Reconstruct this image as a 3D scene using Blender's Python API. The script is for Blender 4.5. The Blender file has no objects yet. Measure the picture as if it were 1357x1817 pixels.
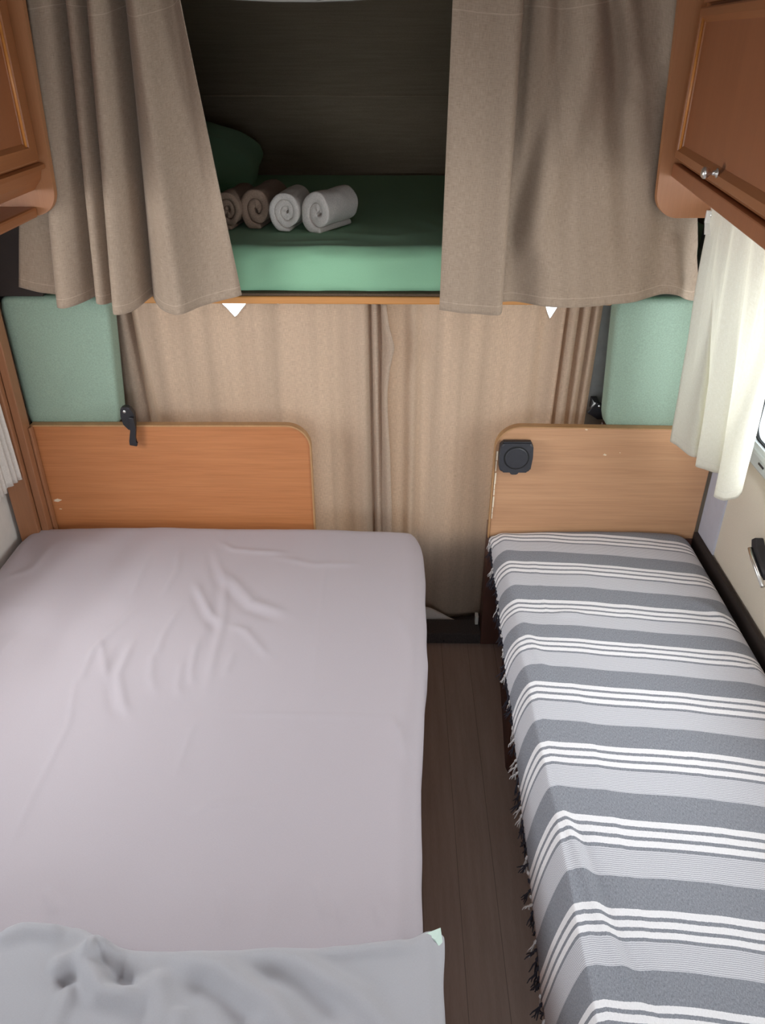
import bpy, bmesh, math, random
import numpy as np
from mathutils import Vector, Matrix, noise as mnoise

random.seed(7)
S = bpy.context.scene
COL = S.collection
R = math.radians

# ------------------------------------------------------------------ camera
CAM_H = 1.75
cam_d = bpy.data.cameras.new('camera')
cam = bpy.data.objects.new('camera', cam_d)
COL.objects.link(cam)
cam.location = (0, 0, CAM_H)
cam.rotation_euler = (R(90 - 31.0), 0, R(0.9))
cam_d.sensor_fit = 'VERTICAL'
cam_d.sensor_height = 24.0
cam_d.lens = 24.0 * 1395 / 1817
cam_d.clip_start = 0.02
S.camera = cam

# ------------------------------------------------------------------ world, lights, exposure
S.view_settings.view_transform = 'Standard'
S.view_settings.look = 'None'
S.view_settings.gamma = 1.0
S.view_settings.use_curve_mapping = False
S.view_settings.exposure = 0.10
S.cycles.diffuse_bounces = 7
S.cycles.max_bounces = 12

w = bpy.data.worlds.new('world')
S.world = w
w.use_nodes = True
wb = w.node_tree.nodes['Background']
wb.inputs[0].default_value = (0.86, 0.93, 1.0, 1)
wb.inputs[1].default_value = 3.0


def area(name, loc, target, sx, sy, power, color=(1, 1, 1)):
    d = bpy.data.lights.new(name, 'AREA')
    d.shape = 'RECTANGLE'
    d.size, d.size_y = sx, sy
    d.energy = power
    d.color = color
    o = bpy.data.objects.new(name, d)
    COL.objects.link(o)
    o.location = loc
    o.rotation_euler = (Vector(target) - Vector(loc)).to_track_quat('-Z', 'Z').to_euler()
    return o


# daylight outside the real window openings, the roof hatch and the open rear
area('daylight_right_window', (1.16, 1.26, 1.14), (0.2, 1.45, 0.3), 0.95, 0.52, 14, (0.97, 0.98, 1.0))
area('daylight_left_window', (-1.36, 1.40, 1.14), (-0.4, 1.75, 0.3), 0.9, 0.52, 23, (0.98, 0.98, 1.0))
area('daylight_roof_hatch', (-0.1, 0.35, 2.12), (-0.1, 0.36, 0.0), 0.6, 0.6, 0.6, (0.90, 0.95, 1.0))
area('daylight_rear_window', (-0.1, -1.85, 1.15), (-0.1, 1.6, 0.2), 1.6, 0.8, 17, (0.84, 0.92, 1.0))
area('daylight_windscreen', (-0.1, 3.75, 0.95), (-0.1, 2.2, 0.75), 1.8, 0.7, 45, (1.0, 0.97, 0.93))

# ------------------------------------------------------------------ materials


def new_mat(name):
    m = bpy.data.materials.new(name)
    m.use_nodes = True
    nt = m.node_tree
    b = nt.nodes['Principled BSDF']
    return m, nt, b


def nd(nt, t, **kw):
    n = nt.nodes.new(t)
    for k, v in kw.items():
        setattr(n, k, v)
    return n


def mapping(nt, src, scale):
    mp = nd(nt, 'ShaderNodeMapping')
    mp.inputs['Scale'].default_value = scale
    nt.links.new(src, mp.inputs['Vector'])
    return mp.outputs[0]


def noise_tex(nt, vec, scale, detail=3, rough=0.6):
    n = nd(nt, 'ShaderNodeTexNoise')
    n.inputs['Scale'].default_value = scale
    n.inputs['Detail'].default_value = detail
    n.inputs['Roughness'].default_value = rough
    nt.links.new(vec, n.inputs['Vector'])
    return n.outputs['Fac']


def ramp(nt, fac, stops, interp='LINEAR'):
    r = nd(nt, 'ShaderNodeValToRGB')
    cr = r.color_ramp
    cr.interpolation = interp
    while len(cr.elements) > len(stops):
        cr.elements.remove(cr.elements[-1])
    while len(cr.elements) < len(stops):
        cr.elements.new(0.5)
    for e, (p, c) in zip(cr.elements, stops):
        e.position = p
        e.color = (*c, 1) if len(c) == 3 else c
    nt.links.new(fac, r.inputs['Fac'])
    return r.outputs['Color']


def mixc(nt, fac, a, b, blend='MIX'):
    m = nd(nt, 'ShaderNodeMix', data_type='RGBA', blend_type=blend)
    if isinstance(fac, (int, float)):
        m.inputs[0].default_value = fac
    else:
        nt.links.new(fac, m.inputs[0])
    for i, v in ((6, a), (7, b)):
        if isinstance(v, tuple):
            m.inputs[i].default_value = (*v, 1)
        else:
            nt.links.new(v, m.inputs[i])
    return m.outputs[2]


def math_n(nt, op, a, b=None, c=None):
    m = nd(nt, 'ShaderNodeMath', operation=op)
    for i, v in enumerate((a, b, c)):
        if v is None:
            continue
        if isinstance(v, (int, float)):
            m.inputs[i].default_value = v
        else:
            nt.links.new(v, m.inputs[i])
    return m.outputs[0]


def bump(nt, b, h, strength=0.2, dist=0.002):
    bn = nd(nt, 'ShaderNodeBump')
    bn.inputs['Strength'].default_value = strength
    bn.inputs['Distance'].default_value = dist
    nt.links.new(h, bn.inputs['Height'])
    nt.links.new(bn.outputs[0], b.inputs['Normal'])


def obj_co(nt):
    return nd(nt, 'ShaderNodeTexCoord').outputs['Object']


def uv_co(nt):
    n = nd(nt, 'ShaderNodeUVMap')
    n.uv_map = 'UVMap'
    return n.outputs[0]


def plain(name, col, rough=0.6, metal=0.0, var=0.06, scale=40, bmp=0.05):
    m, nt, b = new_mat(name)
    co = obj_co(nt)
    f = noise_tex(nt, co, scale)
    c2 = tuple(max(0, x * (1 - var * 2)) for x in col)
    c1 = tuple(min(1, x * (1 + var)) for x in col)
    nt.links.new(ramp(nt, f, [(0.3, c2), (0.7, c1)]), b.inputs['Base Color'])
    b.inputs['Roughness'].default_value = rough
    b.inputs['Metallic'].default_value = metal
    if bmp:
        bump(nt, b, f, bmp, 0.001)
    return m


def wood(name, dark, mid, light, grain='X', rough=0.38, bold=1.0):
    m, nt, b = new_mat(name)
    co = obj_co(nt)
    st = {'X': (1.2, 16, 16), 'Y': (16, 1.2, 16), 'Z': (16, 16, 1.2)}[grain]
    st2 = {'X': (8, 330, 330), 'Y': (330, 8, 330), 'Z': (330, 330, 8)}[grain]
    st3 = {'X': (.8, 60, 60), 'Y': (60, .8, 60), 'Z': (60, 60, .8)}[grain]
    f1 = noise_tex(nt, mapping(nt, co, st), 1.0, 4, 0.62)
    f2 = noise_tex(nt, mapping(nt, co, st2), 1.0, 2, 0.5)
    f3 = noise_tex(nt, mapping(nt, co, st3), 1.0, 3, 0.6)
    c = ramp(nt, f1, [(0.3, dark), (0.5, mid), (0.72, light)])
    c = mixc(nt, 0.35 * bold, c, ramp(nt, f3, [(0.35, dark), (0.65, light)]))
    c = mixc(nt, 0.22 * bold, c, ramp(nt, f2, [(0.35, tuple(x * .6 for x in dark)), (0.6, light)]))
    nt.links.new(c, b.inputs['Base Color'])
    b.inputs['Roughness'].default_value = rough
    bump(nt, b, f2, 0.04, 0.0005)
    return m


def fabric(name, a, bcol, warp=(900, 90), weft=(90, 900), rough=0.9, stitch=None, translucent=0.0,
           amount=1.0, stripes=None, blot=None):
    """woven cloth on UVs in metres"""
    m, nt, b = new_mat(name)
    uv = uv_co(nt)
    f1 = noise_tex(nt, mapping(nt, uv, (warp[0], warp[1], 1)), 1.0, 2, 0.6)
    f2 = noise_tex(nt, mapping(nt, uv, (weft[0], weft[1], 1)), 1.0, 2, 0.6)
    f = math_n(nt, 'MULTIPLY_ADD', math_n(nt, 'ADD', f1, f2), 0.5 * amount, 0.5 - 0.5 * amount)
    c = ramp(nt, f, [(0.32, a), (0.66, bcol)])
    if blot:
        f4 = noise_tex(nt, mapping(nt, uv, (blot, blot * .35, 1)), 1.0, 3, 0.6)
        c = mixc(nt, ramp(nt, f4, [(0.35, (0, 0, 0)), (0.7, (.35, .35, .35))]), c, tuple(x * .78 for x in a))
    if stripes:
        f3 = noise_tex(nt, mapping(nt, uv, (stripes, .6, 1)), 1.0, 2, 0.5)
        c = mixc(nt, ramp(nt, f3, [(0.4, (0, 0, 0)), (0.75, (.5, .5, .5))]), c, tuple(x * .8 for x in a))
    if stitch:
        sep = nd(nt, 'ShaderNodeSeparateXYZ')
        nt.links.new(uv, sep.inputs[0])
        for pos, width, k in stitch:
            d = math_n(nt, 'COMPARE', sep.outputs['Y'], pos, width)
            d = math_n(nt, 'MULTIPLY', d, 0.5)
            c = mixc(nt, d, c, tuple(min(1, x * k) for x in bcol))
    nt.links.new(c, b.inputs['Base Color'])
    b.inputs['Roughness'].default_value = rough
    b.inputs['Sheen Weight'].default_value = 0.08
    bump(nt, b, f, 0.25, 0.0008)
    if translucent:
        out = nt.nodes['Material Output']
        tr = nd(nt, 'ShaderNodeBsdfTranslucent')
        nt.links.new(c, tr.inputs['Color'])
        mx = nd(nt, 'ShaderNodeMixShader')
        mx.inputs[0].default_value = translucent
        nt.links.new(b.outputs[0], mx.inputs[1])
        nt.links.new(tr.outputs[0], mx.inputs[2])
        nt.links.new(mx.outputs[0], out.inputs['Surface'])
    return m


LINEN_DIM_A, LINEN_DIM_B = (0.26, 0.188, 0.132), (0.425, 0.322, 0.238)  # upper curtains: same cloth as the lower, colour darkened for weaker light
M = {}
M['linen'] = fabric('linen', LINEN_DIM_A, LINEN_DIM_B, (700, 60), (60, 700), translucent=0.06, stripes=14,
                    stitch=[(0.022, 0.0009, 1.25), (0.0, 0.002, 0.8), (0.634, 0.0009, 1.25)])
M['linen_lit'] = fabric('linen_lit_lower', (0.50, 0.385, 0.29), (0.74, 0.60, 0.47), (700, 60), (60, 700),
                        translucent=0.45, stripes=22, stitch=[(0.022, 0.0009, 1.2)])  # same linen, colour lightened for the stronger light on the cab curtains
M['lining'] = fabric('curtain_lining', (0.55, 0.50, 0.46), (0.68, 0.63, 0.58))
M['cream'] = fabric('cream_cotton', (0.80, 0.77, 0.68), (0.92, 0.90, 0.83), translucent=0.55,
                    stitch=[(0.025, 0.001, 0.85)])
M['ribbed'] = fabric('ribbed_cream', (0.62, 0.56, 0.50), (0.80, 0.75, 0.69), translucent=0.2, stripes=120)
M['sheet'] = fabric('lilac_grey_cotton', (0.385, 0.338, 0.362), (0.43, 0.382, 0.405), (1400, 300), (300, 1400), amount=.7)
M['top_sheet'] = fabric('grey_cotton', (0.345, 0.335, 0.355), (0.39, 0.38, 0.40), (1400, 300), (300, 1400), amount=.7)
M['green_lining'] = fabric('pale_green_lining', (0.50, 0.62, 0.55), (0.58, 0.70, 0.62))
M['mint'] = fabric('mint_cotton', (0.22, 0.43, 0.265), (0.27, 0.50, 0.315), (1400, 300), (300, 1400), amount=.7)
M['dark_mint'] = fabric('green_pillow_cotton', (0.17, 0.34, 0.21), (0.22, 0.40, 0.26), (1400, 300), (300, 1400), amount=.7)
M['sage'] = plain('sage_upholstery', (0.275, 0.37, 0.285), 0.95, var=.07, scale=260, bmp=.3)
M['mattress'] = plain('mattress_ticking', (0.6, 0.6, 0.58), 0.9)
M['beech'] = wood('beech_panel', (0.38, 0.135, 0.045), (0.44, 0.165, 0.057), (0.50, 0.20, 0.075), 'X', 0.42, .9)
M['beech_right'] = wood('beech_panel_right', (0.45, 0.235, 0.122), (0.51, 0.275, 0.145), (0.57, 0.32, 0.175), 'X', 0.42, .8)
M['beech_edge'] = wood('beech_edge', (0.36, 0.19, 0.08), (0.42, 0.23, 0.10), (0.48, 0.27, 0.12), 'Z', 0.4, .5)
M['orange_edge'] = wood('orange_edge', (0.50, 0.21, 0.055), (0.56, 0.25, 0.07), (0.62, 0.29, 0.09), 'X', 0.4, .5)
M['cherry'] = wood('cherry_cabinet', (0.26, 0.09, 0.030), (0.29, 0.105, 0.035), (0.33, 0.12, 0.042), 'Y', 0.4, .4)
M['cherry_panel'] = wood('cherry_door_panel', (0.26, 0.088, 0.032), (0.285, 0.098, 0.037), (0.31, 0.11, 0.042), 'Z', 0.45, .4)
M['cherry_end'] = wood('cherry_end_panel', (0.34, 0.14, 0.055), (0.375, 0.16, 0.065), (0.42, 0.185, 0.078), 'Z', 0.42, .4)
M['cherry_bead'] = wood('cherry_bead', (0.46, 0.17, 0.035), (0.50, 0.19, 0.04), (0.54, 0.21, 0.05), 'Y', 0.35, .3)
M['pillar_wood'] = wood('brown_pillar', (0.26, 0.11, 0.05), (0.30, 0.13, 0.06), (0.34, 0.15, 0.07), 'Z', 0.4, .5)
M['dark_wood'] = wood('dark_brown_box', (0.085, 0.035, 0.025), (0.10, 0.042, 0.03), (0.115, 0.05, 0.035), 'Z', 0.5, .4)
M['wall_beige'] = plain('beige_wall', (0.62, 0.55, 0.45), 0.7, var=.03, scale=300, bmp=.15)
M['wall_grey'] = plain('lilac_grey_wall', (0.46, 0.46, 0.52), 0.7, var=.02)
M['wall_white'] = plain('offwhite_wall', (0.62, 0.58, 0.53), 0.7, var=.02)
M['ceiling'] = plain('ceiling_white', (0.34, 0.32, 0.30), 0.7, var=.02)
M['dark_trim'] = plain('dark_pillar_plastic', (0.045, 0.04, 0.042), 0.6)
M['grey_trim'] = plain('grey_pillar_plastic', (0.27, 0.28, 0.28), 0.6)
M['black'] = plain('black_plastic', (0.014, 0.013, 0.016), 0.42, var=.1, bmp=.02)
M['charcoal'] = plain('charcoal_plastic', (0.030, 0.030, 0.036), 0.45, var=.1, bmp=.02)
M['black_gap'] = plain('black_rubber', (0.008, 0.008, 0.008), 0.8)
M['gap_shade'] = plain('painted_gap_shade', (0.022, 0.013, 0.010), 0.8)  # near-black that paints the shade of gaps
M['chrome'] = plain('brushed_nickel', (0.72, 0.70, 0.66), 0.28, 1.0, var=.03)
M['pvc'] = plain('window_pvc', (0.60, 0.64, 0.66), 0.5, var=.02)
M['white_plastic'] = plain('white_plastic', (0.78, 0.77, 0.72), 0.4, var=.02)
M['felt'] = plain('brown_carpet_strip', (0.12, 0.075, 0.045), 0.95, var=.3, scale=500, bmp=.6)
M['threshold'] = plain('threshold_carpet', (0.055, 0.043, 0.040), 0.9, var=.2, scale=300, bmp=.5)
M['chip'] = plain('bare_chip', (0.75, 0.62, 0.46), 0.8)
M['white_terry'] = plain('white_terry', (0.74, 0.68, 0.63), 1.0, var=.10, scale=380, bmp=.9)
M['brown_terry'] = plain('brown_terry', (0.30, 0.205, 0.15), 1.0, var=.14, scale=380, bmp=.9)


def alcove_mat():
    m, nt, b = new_mat('alcove_lining')
    co = obj_co(nt)
    f = noise_tex(nt, mapping(nt, co, (6, 90, 90)), 1.0, 4, 0.65)
    g = noise_tex(nt, co, 260, 2)
    c = ramp(nt, f, [(0.3, (0.28, 0.21, 0.14)), (0.7, (0.38, 0.29, 0.20))])
    c = mixc(nt, 0.25, c, ramp(nt, g, [(0.3, (0.19, 0.14, 0.10)), (0.7, (0.42, 0.32, 0.225))]))
    nt.links.new(c, b.inputs['Base Color'])
    b.inputs['Roughness'].default_value = 0.9
    bump(nt, b, g, 0.3, 0.001)
    return m


M['alcove'] = alcove_mat()


def floor_mat():
    m, nt, b = new_mat('taupe_vinyl')
    co = obj_co(nt)
    f = noise_tex(nt, mapping(nt, co, (60, 4, 1)), 1.0, 4, 0.6)
    g = noise_tex(nt, mapping(nt, co, (900, 60, 1)), 1.0, 2, 0.5)
    c = ramp(nt, f, [(0.3, (0.28, 0.20, 0.165)), (0.7, (0.36, 0.265, 0.22))])
    c = mixc(nt, 0.25, c, ramp(nt, g, [(0.3, (0.24, 0.17, 0.14)), (0.7, (0.38, 0.28, 0.235))]))
    sep = nd(nt, 'ShaderNodeSeparateXYZ')
    nt.links.new(co, sep.inputs[0])
    fr = math_n(nt, 'FRACT', math_n(nt, 'MULTIPLY_ADD', sep.outputs['X'], 1 / .088, 20.12))
    line = math_n(nt, 'LESS_THAN', fr, 0.018)
    c = mixc(nt, math_n(nt, 'MULTIPLY', line, .55), c, (0.05, 0.038, 0.032))
    nt.links.new(c, b.inputs['Base Color'])
    b.inputs['Roughness'].default_value = 0.5
    bump(nt, b, g, 0.1, 0.0006)
    return m


M['floor'] = floor_mat()


def stripe_mat():
    m, nt, b = new_mat('striped_throw')
    uv = uv_co(nt)
    sep = nd(nt, 'ShaderNodeSeparateXYZ')
    nt.links.new(uv, sep.inputs[0])
    # slight raggedness of the woven bands
    rag = noise_tex(nt, mapping(nt, uv, (300, 6, 1)), 1.0, 2, .5)
    v = math_n(nt, 'ADD', sep.outputs['Y'], math_n(nt, 'MULTIPLY_ADD', rag, 0.012, -0.006))
    fr = math_n(nt, 'FRACT', math_n(nt, 'ADD', v, 0.155))
    W_, D_, L_ = (1, 0, 0), (0, 1, 0), (0, 0, 1)
    mask = ramp(nt, fr, [(0, W_), (.072, D_), (.115, W_), (.19, D_), (.233, W_), (.308, D_), (.345, L_), (.655, D_)], 'CONSTANT')
    sm = nd(nt, 'ShaderNodeSeparateColor')
    nt.links.new(mask, sm.inputs[0])
    heather = noise_tex(nt, mapping(nt, uv, (260, 170, 1)), 1.0, 3, .7)
    heather2 = noise_tex(nt, mapping(nt, uv, (900, 30, 1)), 1.0, 2, .6)
    hh = math_n(nt, 'MULTIPLY', math_n(nt, 'ADD', heather, heather2), .5)
    dark = ramp(nt, hh, [(.34, (.125, .13, .15)), (.68, (.33, .34, .375))])
    fine = math_n(nt, 'FRACT', math_n(nt, 'MULTIPLY', v, 44.0))
    tri = math_n(nt, 'ABSOLUTE', math_n(nt, 'SUBTRACT', fine, .5))
    light = ramp(nt, math_n(nt, 'ADD', tri, math_n(nt, 'MULTIPLY_ADD', heather2, .4, -.2)),
                 [(.12, (.36, .36, .39)), (.36, (.62, .61, .64))])
    white = ramp(nt, heather2, [(.3, (.70, .68, .69)), (.7, (.82, .80, .81))])
    c = mixc(nt, sm.outputs[2], dark, light)
    c = mixc(nt, sm.outputs[0], c, white)
    nt.links.new(c, b.inputs['Base Color'])
    b.inputs['Roughness'].default_value = .92
    bump(nt, b, hh, .35, .001)
    return m


M['stripe'] = stripe_mat()
M['yarn_dark'] = plain('navy_yarn', (0.020, 0.018, 0.028), .95, var=.2, scale=600)
M['yarn_light'] = plain('pale_yarn', (0.60, 0.57, 0.56), .95, var=.2, scale=600)


def glass_mat():
    m, nt, b = new_mat('window_glass')
    out = nt.nodes['Material Output']
    t = nd(nt, 'ShaderNodeBsdfTransparent')
    t.inputs[0].default_value = (.95, .97, .97, 1)
    g = nd(nt, 'ShaderNodeBsdfGlossy')
    g.inputs['Roughness'].default_value = .02
    mx = nd(nt, 'ShaderNodeMixShader')
    fz = nd(nt, 'ShaderNodeFresnel')
    geo = nd(nt, 'ShaderNodeNewGeometry')
    nt.links.new(math_n(nt, 'MULTIPLY', fz.outputs[0], math_n(nt, 'SUBTRACT', 1.0, geo.outputs['Backfacing'])), mx.inputs[0])
    nt.links.new(t.outputs[0], mx.inputs[1])
    nt.links.new(g.outputs[0], mx.inputs[2])
    nt.links.new(mx.outputs[0], out.inputs['Surface'])
    return m


M['glass'] = glass_mat()

# ------------------------------------------------------------------ helpers


def link_mesh(name, me, mat, parent=None, smooth=False):
    o = bpy.data.objects.new(name, me)
    COL.objects.link(o)
    if mat is not None:
        me.materials.append(mat)
    if smooth:
        for p in me.polygons:
            p.use_smooth = True
    if parent is not None:
        o.parent = parent
        o.matrix_parent_inverse = parent.matrix_world.inverted() if parent.type != 'EMPTY' else Matrix.Translation(-Vector(parent.location))
    return o


def from_bm(name, bm, mat, parent=None, smooth=False):
    me = bpy.data.meshes.new(name)
    bmesh.ops.recalc_face_normals(bm, faces=bm.faces)
    bm.to_mesh(me)
    bm.free()
    return link_mesh(name, me, mat, parent, smooth)


def thing(name, label, cat, loc=(0, 0, 0), group=None):
    o = bpy.data.objects.new(name, None)
    COL.objects.link(o)
    o.location = loc
    o.empty_display_size = 0.05
    tag(o, label, cat, group)
    return o


def tag(o, label, cat, group=None):
    o['label'] = label
    o['category'] = cat
    if group:
        o['group'] = group
    return o


def struct(o):
    o['kind'] = 'structure'
    return o


def add_box(bm, x0, x1, y0, y1, z0, z1, bevel=0.0, seg=2):
    r = bmesh.ops.create_cube(bm, size=1.0)
    vs = r['verts']
    for v in vs:
        v.co = Vector(((x0 + x1) / 2 + v.co.x * (x1 - x0), (y0 + y1) / 2 + v.co.y * (y1 - y0), (z0 + z1) / 2 + v.co.z * (z1 - z0)))
    if bevel:
        es = list({e for v in vs for e in v.link_edges})
        bmesh.ops.bevel(bm, geom=es, offset=bevel, segments=seg, profile=0.5, affect='EDGES')


def box(name, x0, x1, y0, y1, z0, z1, mat, parent=None, bevel=0.0, seg=2):
    bm = bmesh.new()
    add_box(bm, x0, x1, y0, y1, z0, z1, bevel, seg)
    return from_bm(name, bm, mat, parent)


def add_prism(bm, pts, axis, a0, a1, bevel=0.0, seg=2):
    """outline pts extruded along an axis: 'Y' -> pts are (x,z); 'X' -> (y,z); 'Z' -> (x,y)"""
    def mk(p, a):
        return {'Y': (p[0], a, p[1]), 'X': (a, p[0], p[1]), 'Z': (p[0], p[1], a)}[axis]
    v0 = [bm.verts.new(mk(p, a0)) for p in pts]
    v1 = [bm.verts.new(mk(p, a1)) for p in pts]
    n = len(pts)
    f0 = bm.faces.new(v0)
    f1 = bm.faces.new(list(reversed(v1)))
    for i in range(n):
        j = (i + 1) % n
        bm.faces.new((v0[j], v0[i], v1[i], v1[j]))
    if bevel:
        es = list(f0.edges) + list(f1.edges)
        bmesh.ops.bevel(bm, geom=es, offset=bevel, segments=seg, profile=0.5, affect='EDGES')


def prism(name, pts, axis, a0, a1, mat, parent=None, bevel=0.0):
    bm = bmesh.new()
    add_prism(bm, pts, axis, a0, a1, bevel)
    return from_bm(name, bm, mat, parent)


def round_poly(pts, radii, n=8):
    """polygon with rounded corners"""
    out = []
    m = len(pts)
    for i in range(m):
        p = Vector(pts[i])
        r = radii[i]
        if r <= 0:
            out.append(tuple(p))
            continue
        a = (Vector(pts[i - 1]) - p).normalized()
        b = (Vector(pts[(i + 1) % m]) - p).normalized()
        ang = a.angle(b)
        d = r / math.tan(ang / 2)
        c = p + (a + b).normalized() * (r / math.sin(ang / 2))
        s, e = p + a * d - c, p + b * d - c
        a0 = math.atan2(s.y, s.x)
        a1 = math.atan2(e.y, e.x)
        da = (a1 - a0 + math.pi) % (2 * math.pi) - math.pi
        for k in range(n + 1):
            t = a0 + da * k / n
            out.append((c.x + r * math.cos(t), c.y + r * math.sin(t)))
    return out


def add_tube(bm, pts, r, seg=10, cap=True):
    pts = [Vector(p) for p in pts]
    rings = []
    prev = None
    for i, p in enumerate(pts):
        d = (pts[min(i + 1, len(pts) - 1)] - pts[max(i - 1, 0)]).normalized()
        if prev is None:
            u = d.orthogonal().normalized()
        else:
            u = (prev - d * prev.dot(d)).normalized()
        prev = u
        v = d.cross(u)
        rr = r[i] if isinstance(r, (list, tuple)) else r
        rings.append([bm.verts.new(p + (u * math.cos(2 * math.pi * k / seg) + v * math.sin(2 * math.pi * k / seg)) * rr) for k in range(seg)])
    for a, b in zip(rings, rings[1:]):
        for k in range(seg):
            bm.faces.new((a[k], a[(k + 1) % seg], b[(k + 1) % seg], b[k]))
    if cap:
        bm.faces.new(list(reversed(rings[0])))
        bm.faces.new(rings[-1])


def add_lathe(bm, prof, origin, direction, seg=24):
    """prof: (radius, distance along direction)"""
    o = Vector(origin)
    d = Vector(direction).normalized()
    u = d.orthogonal().normalized()
    v = d.cross(u)
    rings = []
    for rr, t in prof:
        rings.append([bm.verts.new(o + d * t + (u * math.cos(2 * math.pi * k / seg) + v * math.sin(2 * math.pi * k / seg)) * max(rr, 1e-5)) for k in range(seg)])
    for a, b in zip(rings, rings[1:]):
        for k in range(seg):
            bm.faces.new((a[k], a[(k + 1) % seg], b[(k + 1) % seg], b[k]))
    bm.faces.new(list(reversed(rings[0])))
    bm.faces.new(rings[-1])


def grid_mesh(name, P, UV, mat, parent=None, solid=0.0, smooth=True):
    """P: (rows, cols, 3); UV: (rows, cols, 2)"""
    nr, nc = P.shape[:2]
    verts = P.reshape(-1, 3).tolist()
    faces = []
    for i in range(nr - 1):
        for j in range(nc - 1):
            a = i * nc + j
            faces.append((a, a + 1, a + nc + 1, a + nc))
    me = bpy.data.meshes.new(name)
    me.from_pydata(verts, [], faces)
    uvl = me.uv_layers.new(name='UVMap')
    flat = UV.reshape(-1, 2)
    idx = np.empty(len(me.loops), dtype=np.int32)
    me.loops.foreach_get('vertex_index', idx)
    uvl.data.foreach_set('uv', flat[idx].astype(np.float32).ravel())
    o = link_mesh(name, me, mat, parent, smooth)
    if solid:
        md = o.modifiers.new('thickness', 'SOLIDIFY')
        md.thickness = solid
        md.offset = -1
    return o


def catmull(A, sub):
    """Catmull-Rom through the rows of A"""
    A = np.asarray(A, float)
    n = len(A)
    ext = np.vstack([2 * A[0] - A[1], A, 2 * A[-1] - A[-2]])
    out = []
    for i in range(n - 1):
        p0, p1, p2, p3 = ext[i:i + 4]
        for k in range(sub):
            t = k / sub
            out.append(0.5 * ((2 * p1) + (-p0 + p2) * t + (2 * p0 - 5 * p1 + 4 * p2 - p3) * t ** 2 + (-p0 + 3 * p1 - 3 * p2 + p3) * t ** 3))
    out.append(A[-1])
    return np.array(out)


def fnoise(x, y, z=0.0):
    return mnoise.noise(Vector((x, y, z)))


def noise_field(X, Y, sx, sy, seed):
    out = np.empty(X.shape)
    it = np.nditer([X, Y], flags=['multi_index'])
    for a, b in it:
        out[it.multi_index] = mnoise.noise(Vector((float(a) * sx, float(b) * sy, seed)))
    return out


def ridges(X, Y, specs):
    """sum of soft creases along polylines: (points, width, amplitude)"""
    H = np.zeros(X.shape)
    for pts, wd, amp in specs:
        best = np.full(X.shape, 1e9)
        par = np.zeros(X.shape)
        L = 0
        segs = []
        for a, b in zip(pts, pts[1:]):
            l = math.dist(a, b)
            segs.append((a, b, L, l))
            L += l
        for a, b, s0, l in segs:
            dx, dy = (b[0] - a[0]) / l, (b[1] - a[1]) / l
            t = np.clip((X - a[0]) * dx + (Y - a[1]) * dy, 0, l)
            d = np.hypot(X - a[0] - dx * t, Y - a[1] - dy * t)
            up = d < best
            best = np.where(up, d, best)
            par = np.where(up, (s0 + t) / L, par)
        taper = np.clip(np.minimum(par, 1 - par) * 5, 0.12, 1)
        H += amp * taper * np.exp(-(best / wd) ** 2)
    return H


def edge_profile(L, Rr, drop, n_flat, n_arc=8, n_drop=5, both=True):
    """positions and drops across a slab of length L with rounded edges and vertical sides"""
    pos, dz = [], []
    for k in range(n_drop):
        pos.append(0.0); dz.append(drop - (drop - Rr) * k / n_drop)
    for k in range(n_arc):
        a = math.pi / 2 * k / n_arc
        pos.append(Rr - Rr * math.cos(a)); dz.append(Rr - Rr * math.sin(a))
    for k in range(n_flat + 1):
        pos.append(Rr + (L - 2 * Rr) * k / n_flat); dz.append(0.0)
    for k in range(1, n_arc + 1):
        a = math.pi / 2 * k / n_arc
        pos.append(L - Rr + Rr * math.sin(a)); dz.append(Rr - Rr * math.cos(a))
    for k in range(1, n_drop + 1):
        pos.append(L); dz.append(Rr + (drop - Rr) * k / n_drop)
    return np.array(pos), np.array(dz)


def slab(x0, x1, y0, y1, ztop, drop, Rx, Ry, nx, ny):
    px, dx = edge_profile(x1 - x0, Rx, drop, nx)
    py, dy = edge_profile(y1 - y0, Ry, drop, ny)
    X, Y = np.meshgrid(x0 + px, y0 + py)
    DX, DY = np.meshgrid(dx, dy)
    D = np.minimum(np.sqrt(DX ** 2 + DY ** 2), drop)
    flat = np.clip(1 - D / max(Rx, Ry), 0, 1)
    # cloth distance for UVs
    ux = np.concatenate([[0], np.cumsum(np.hypot(np.diff(px), np.diff(dx)))])
    uy = np.concatenate([[0], np.cumsum(np.hypot(np.diff(py), np.diff(dy)))])
    U, V = np.meshgrid(ux, uy)
    return X, Y, ztop - D, flat, np.stack([U, V], -1)


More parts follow.
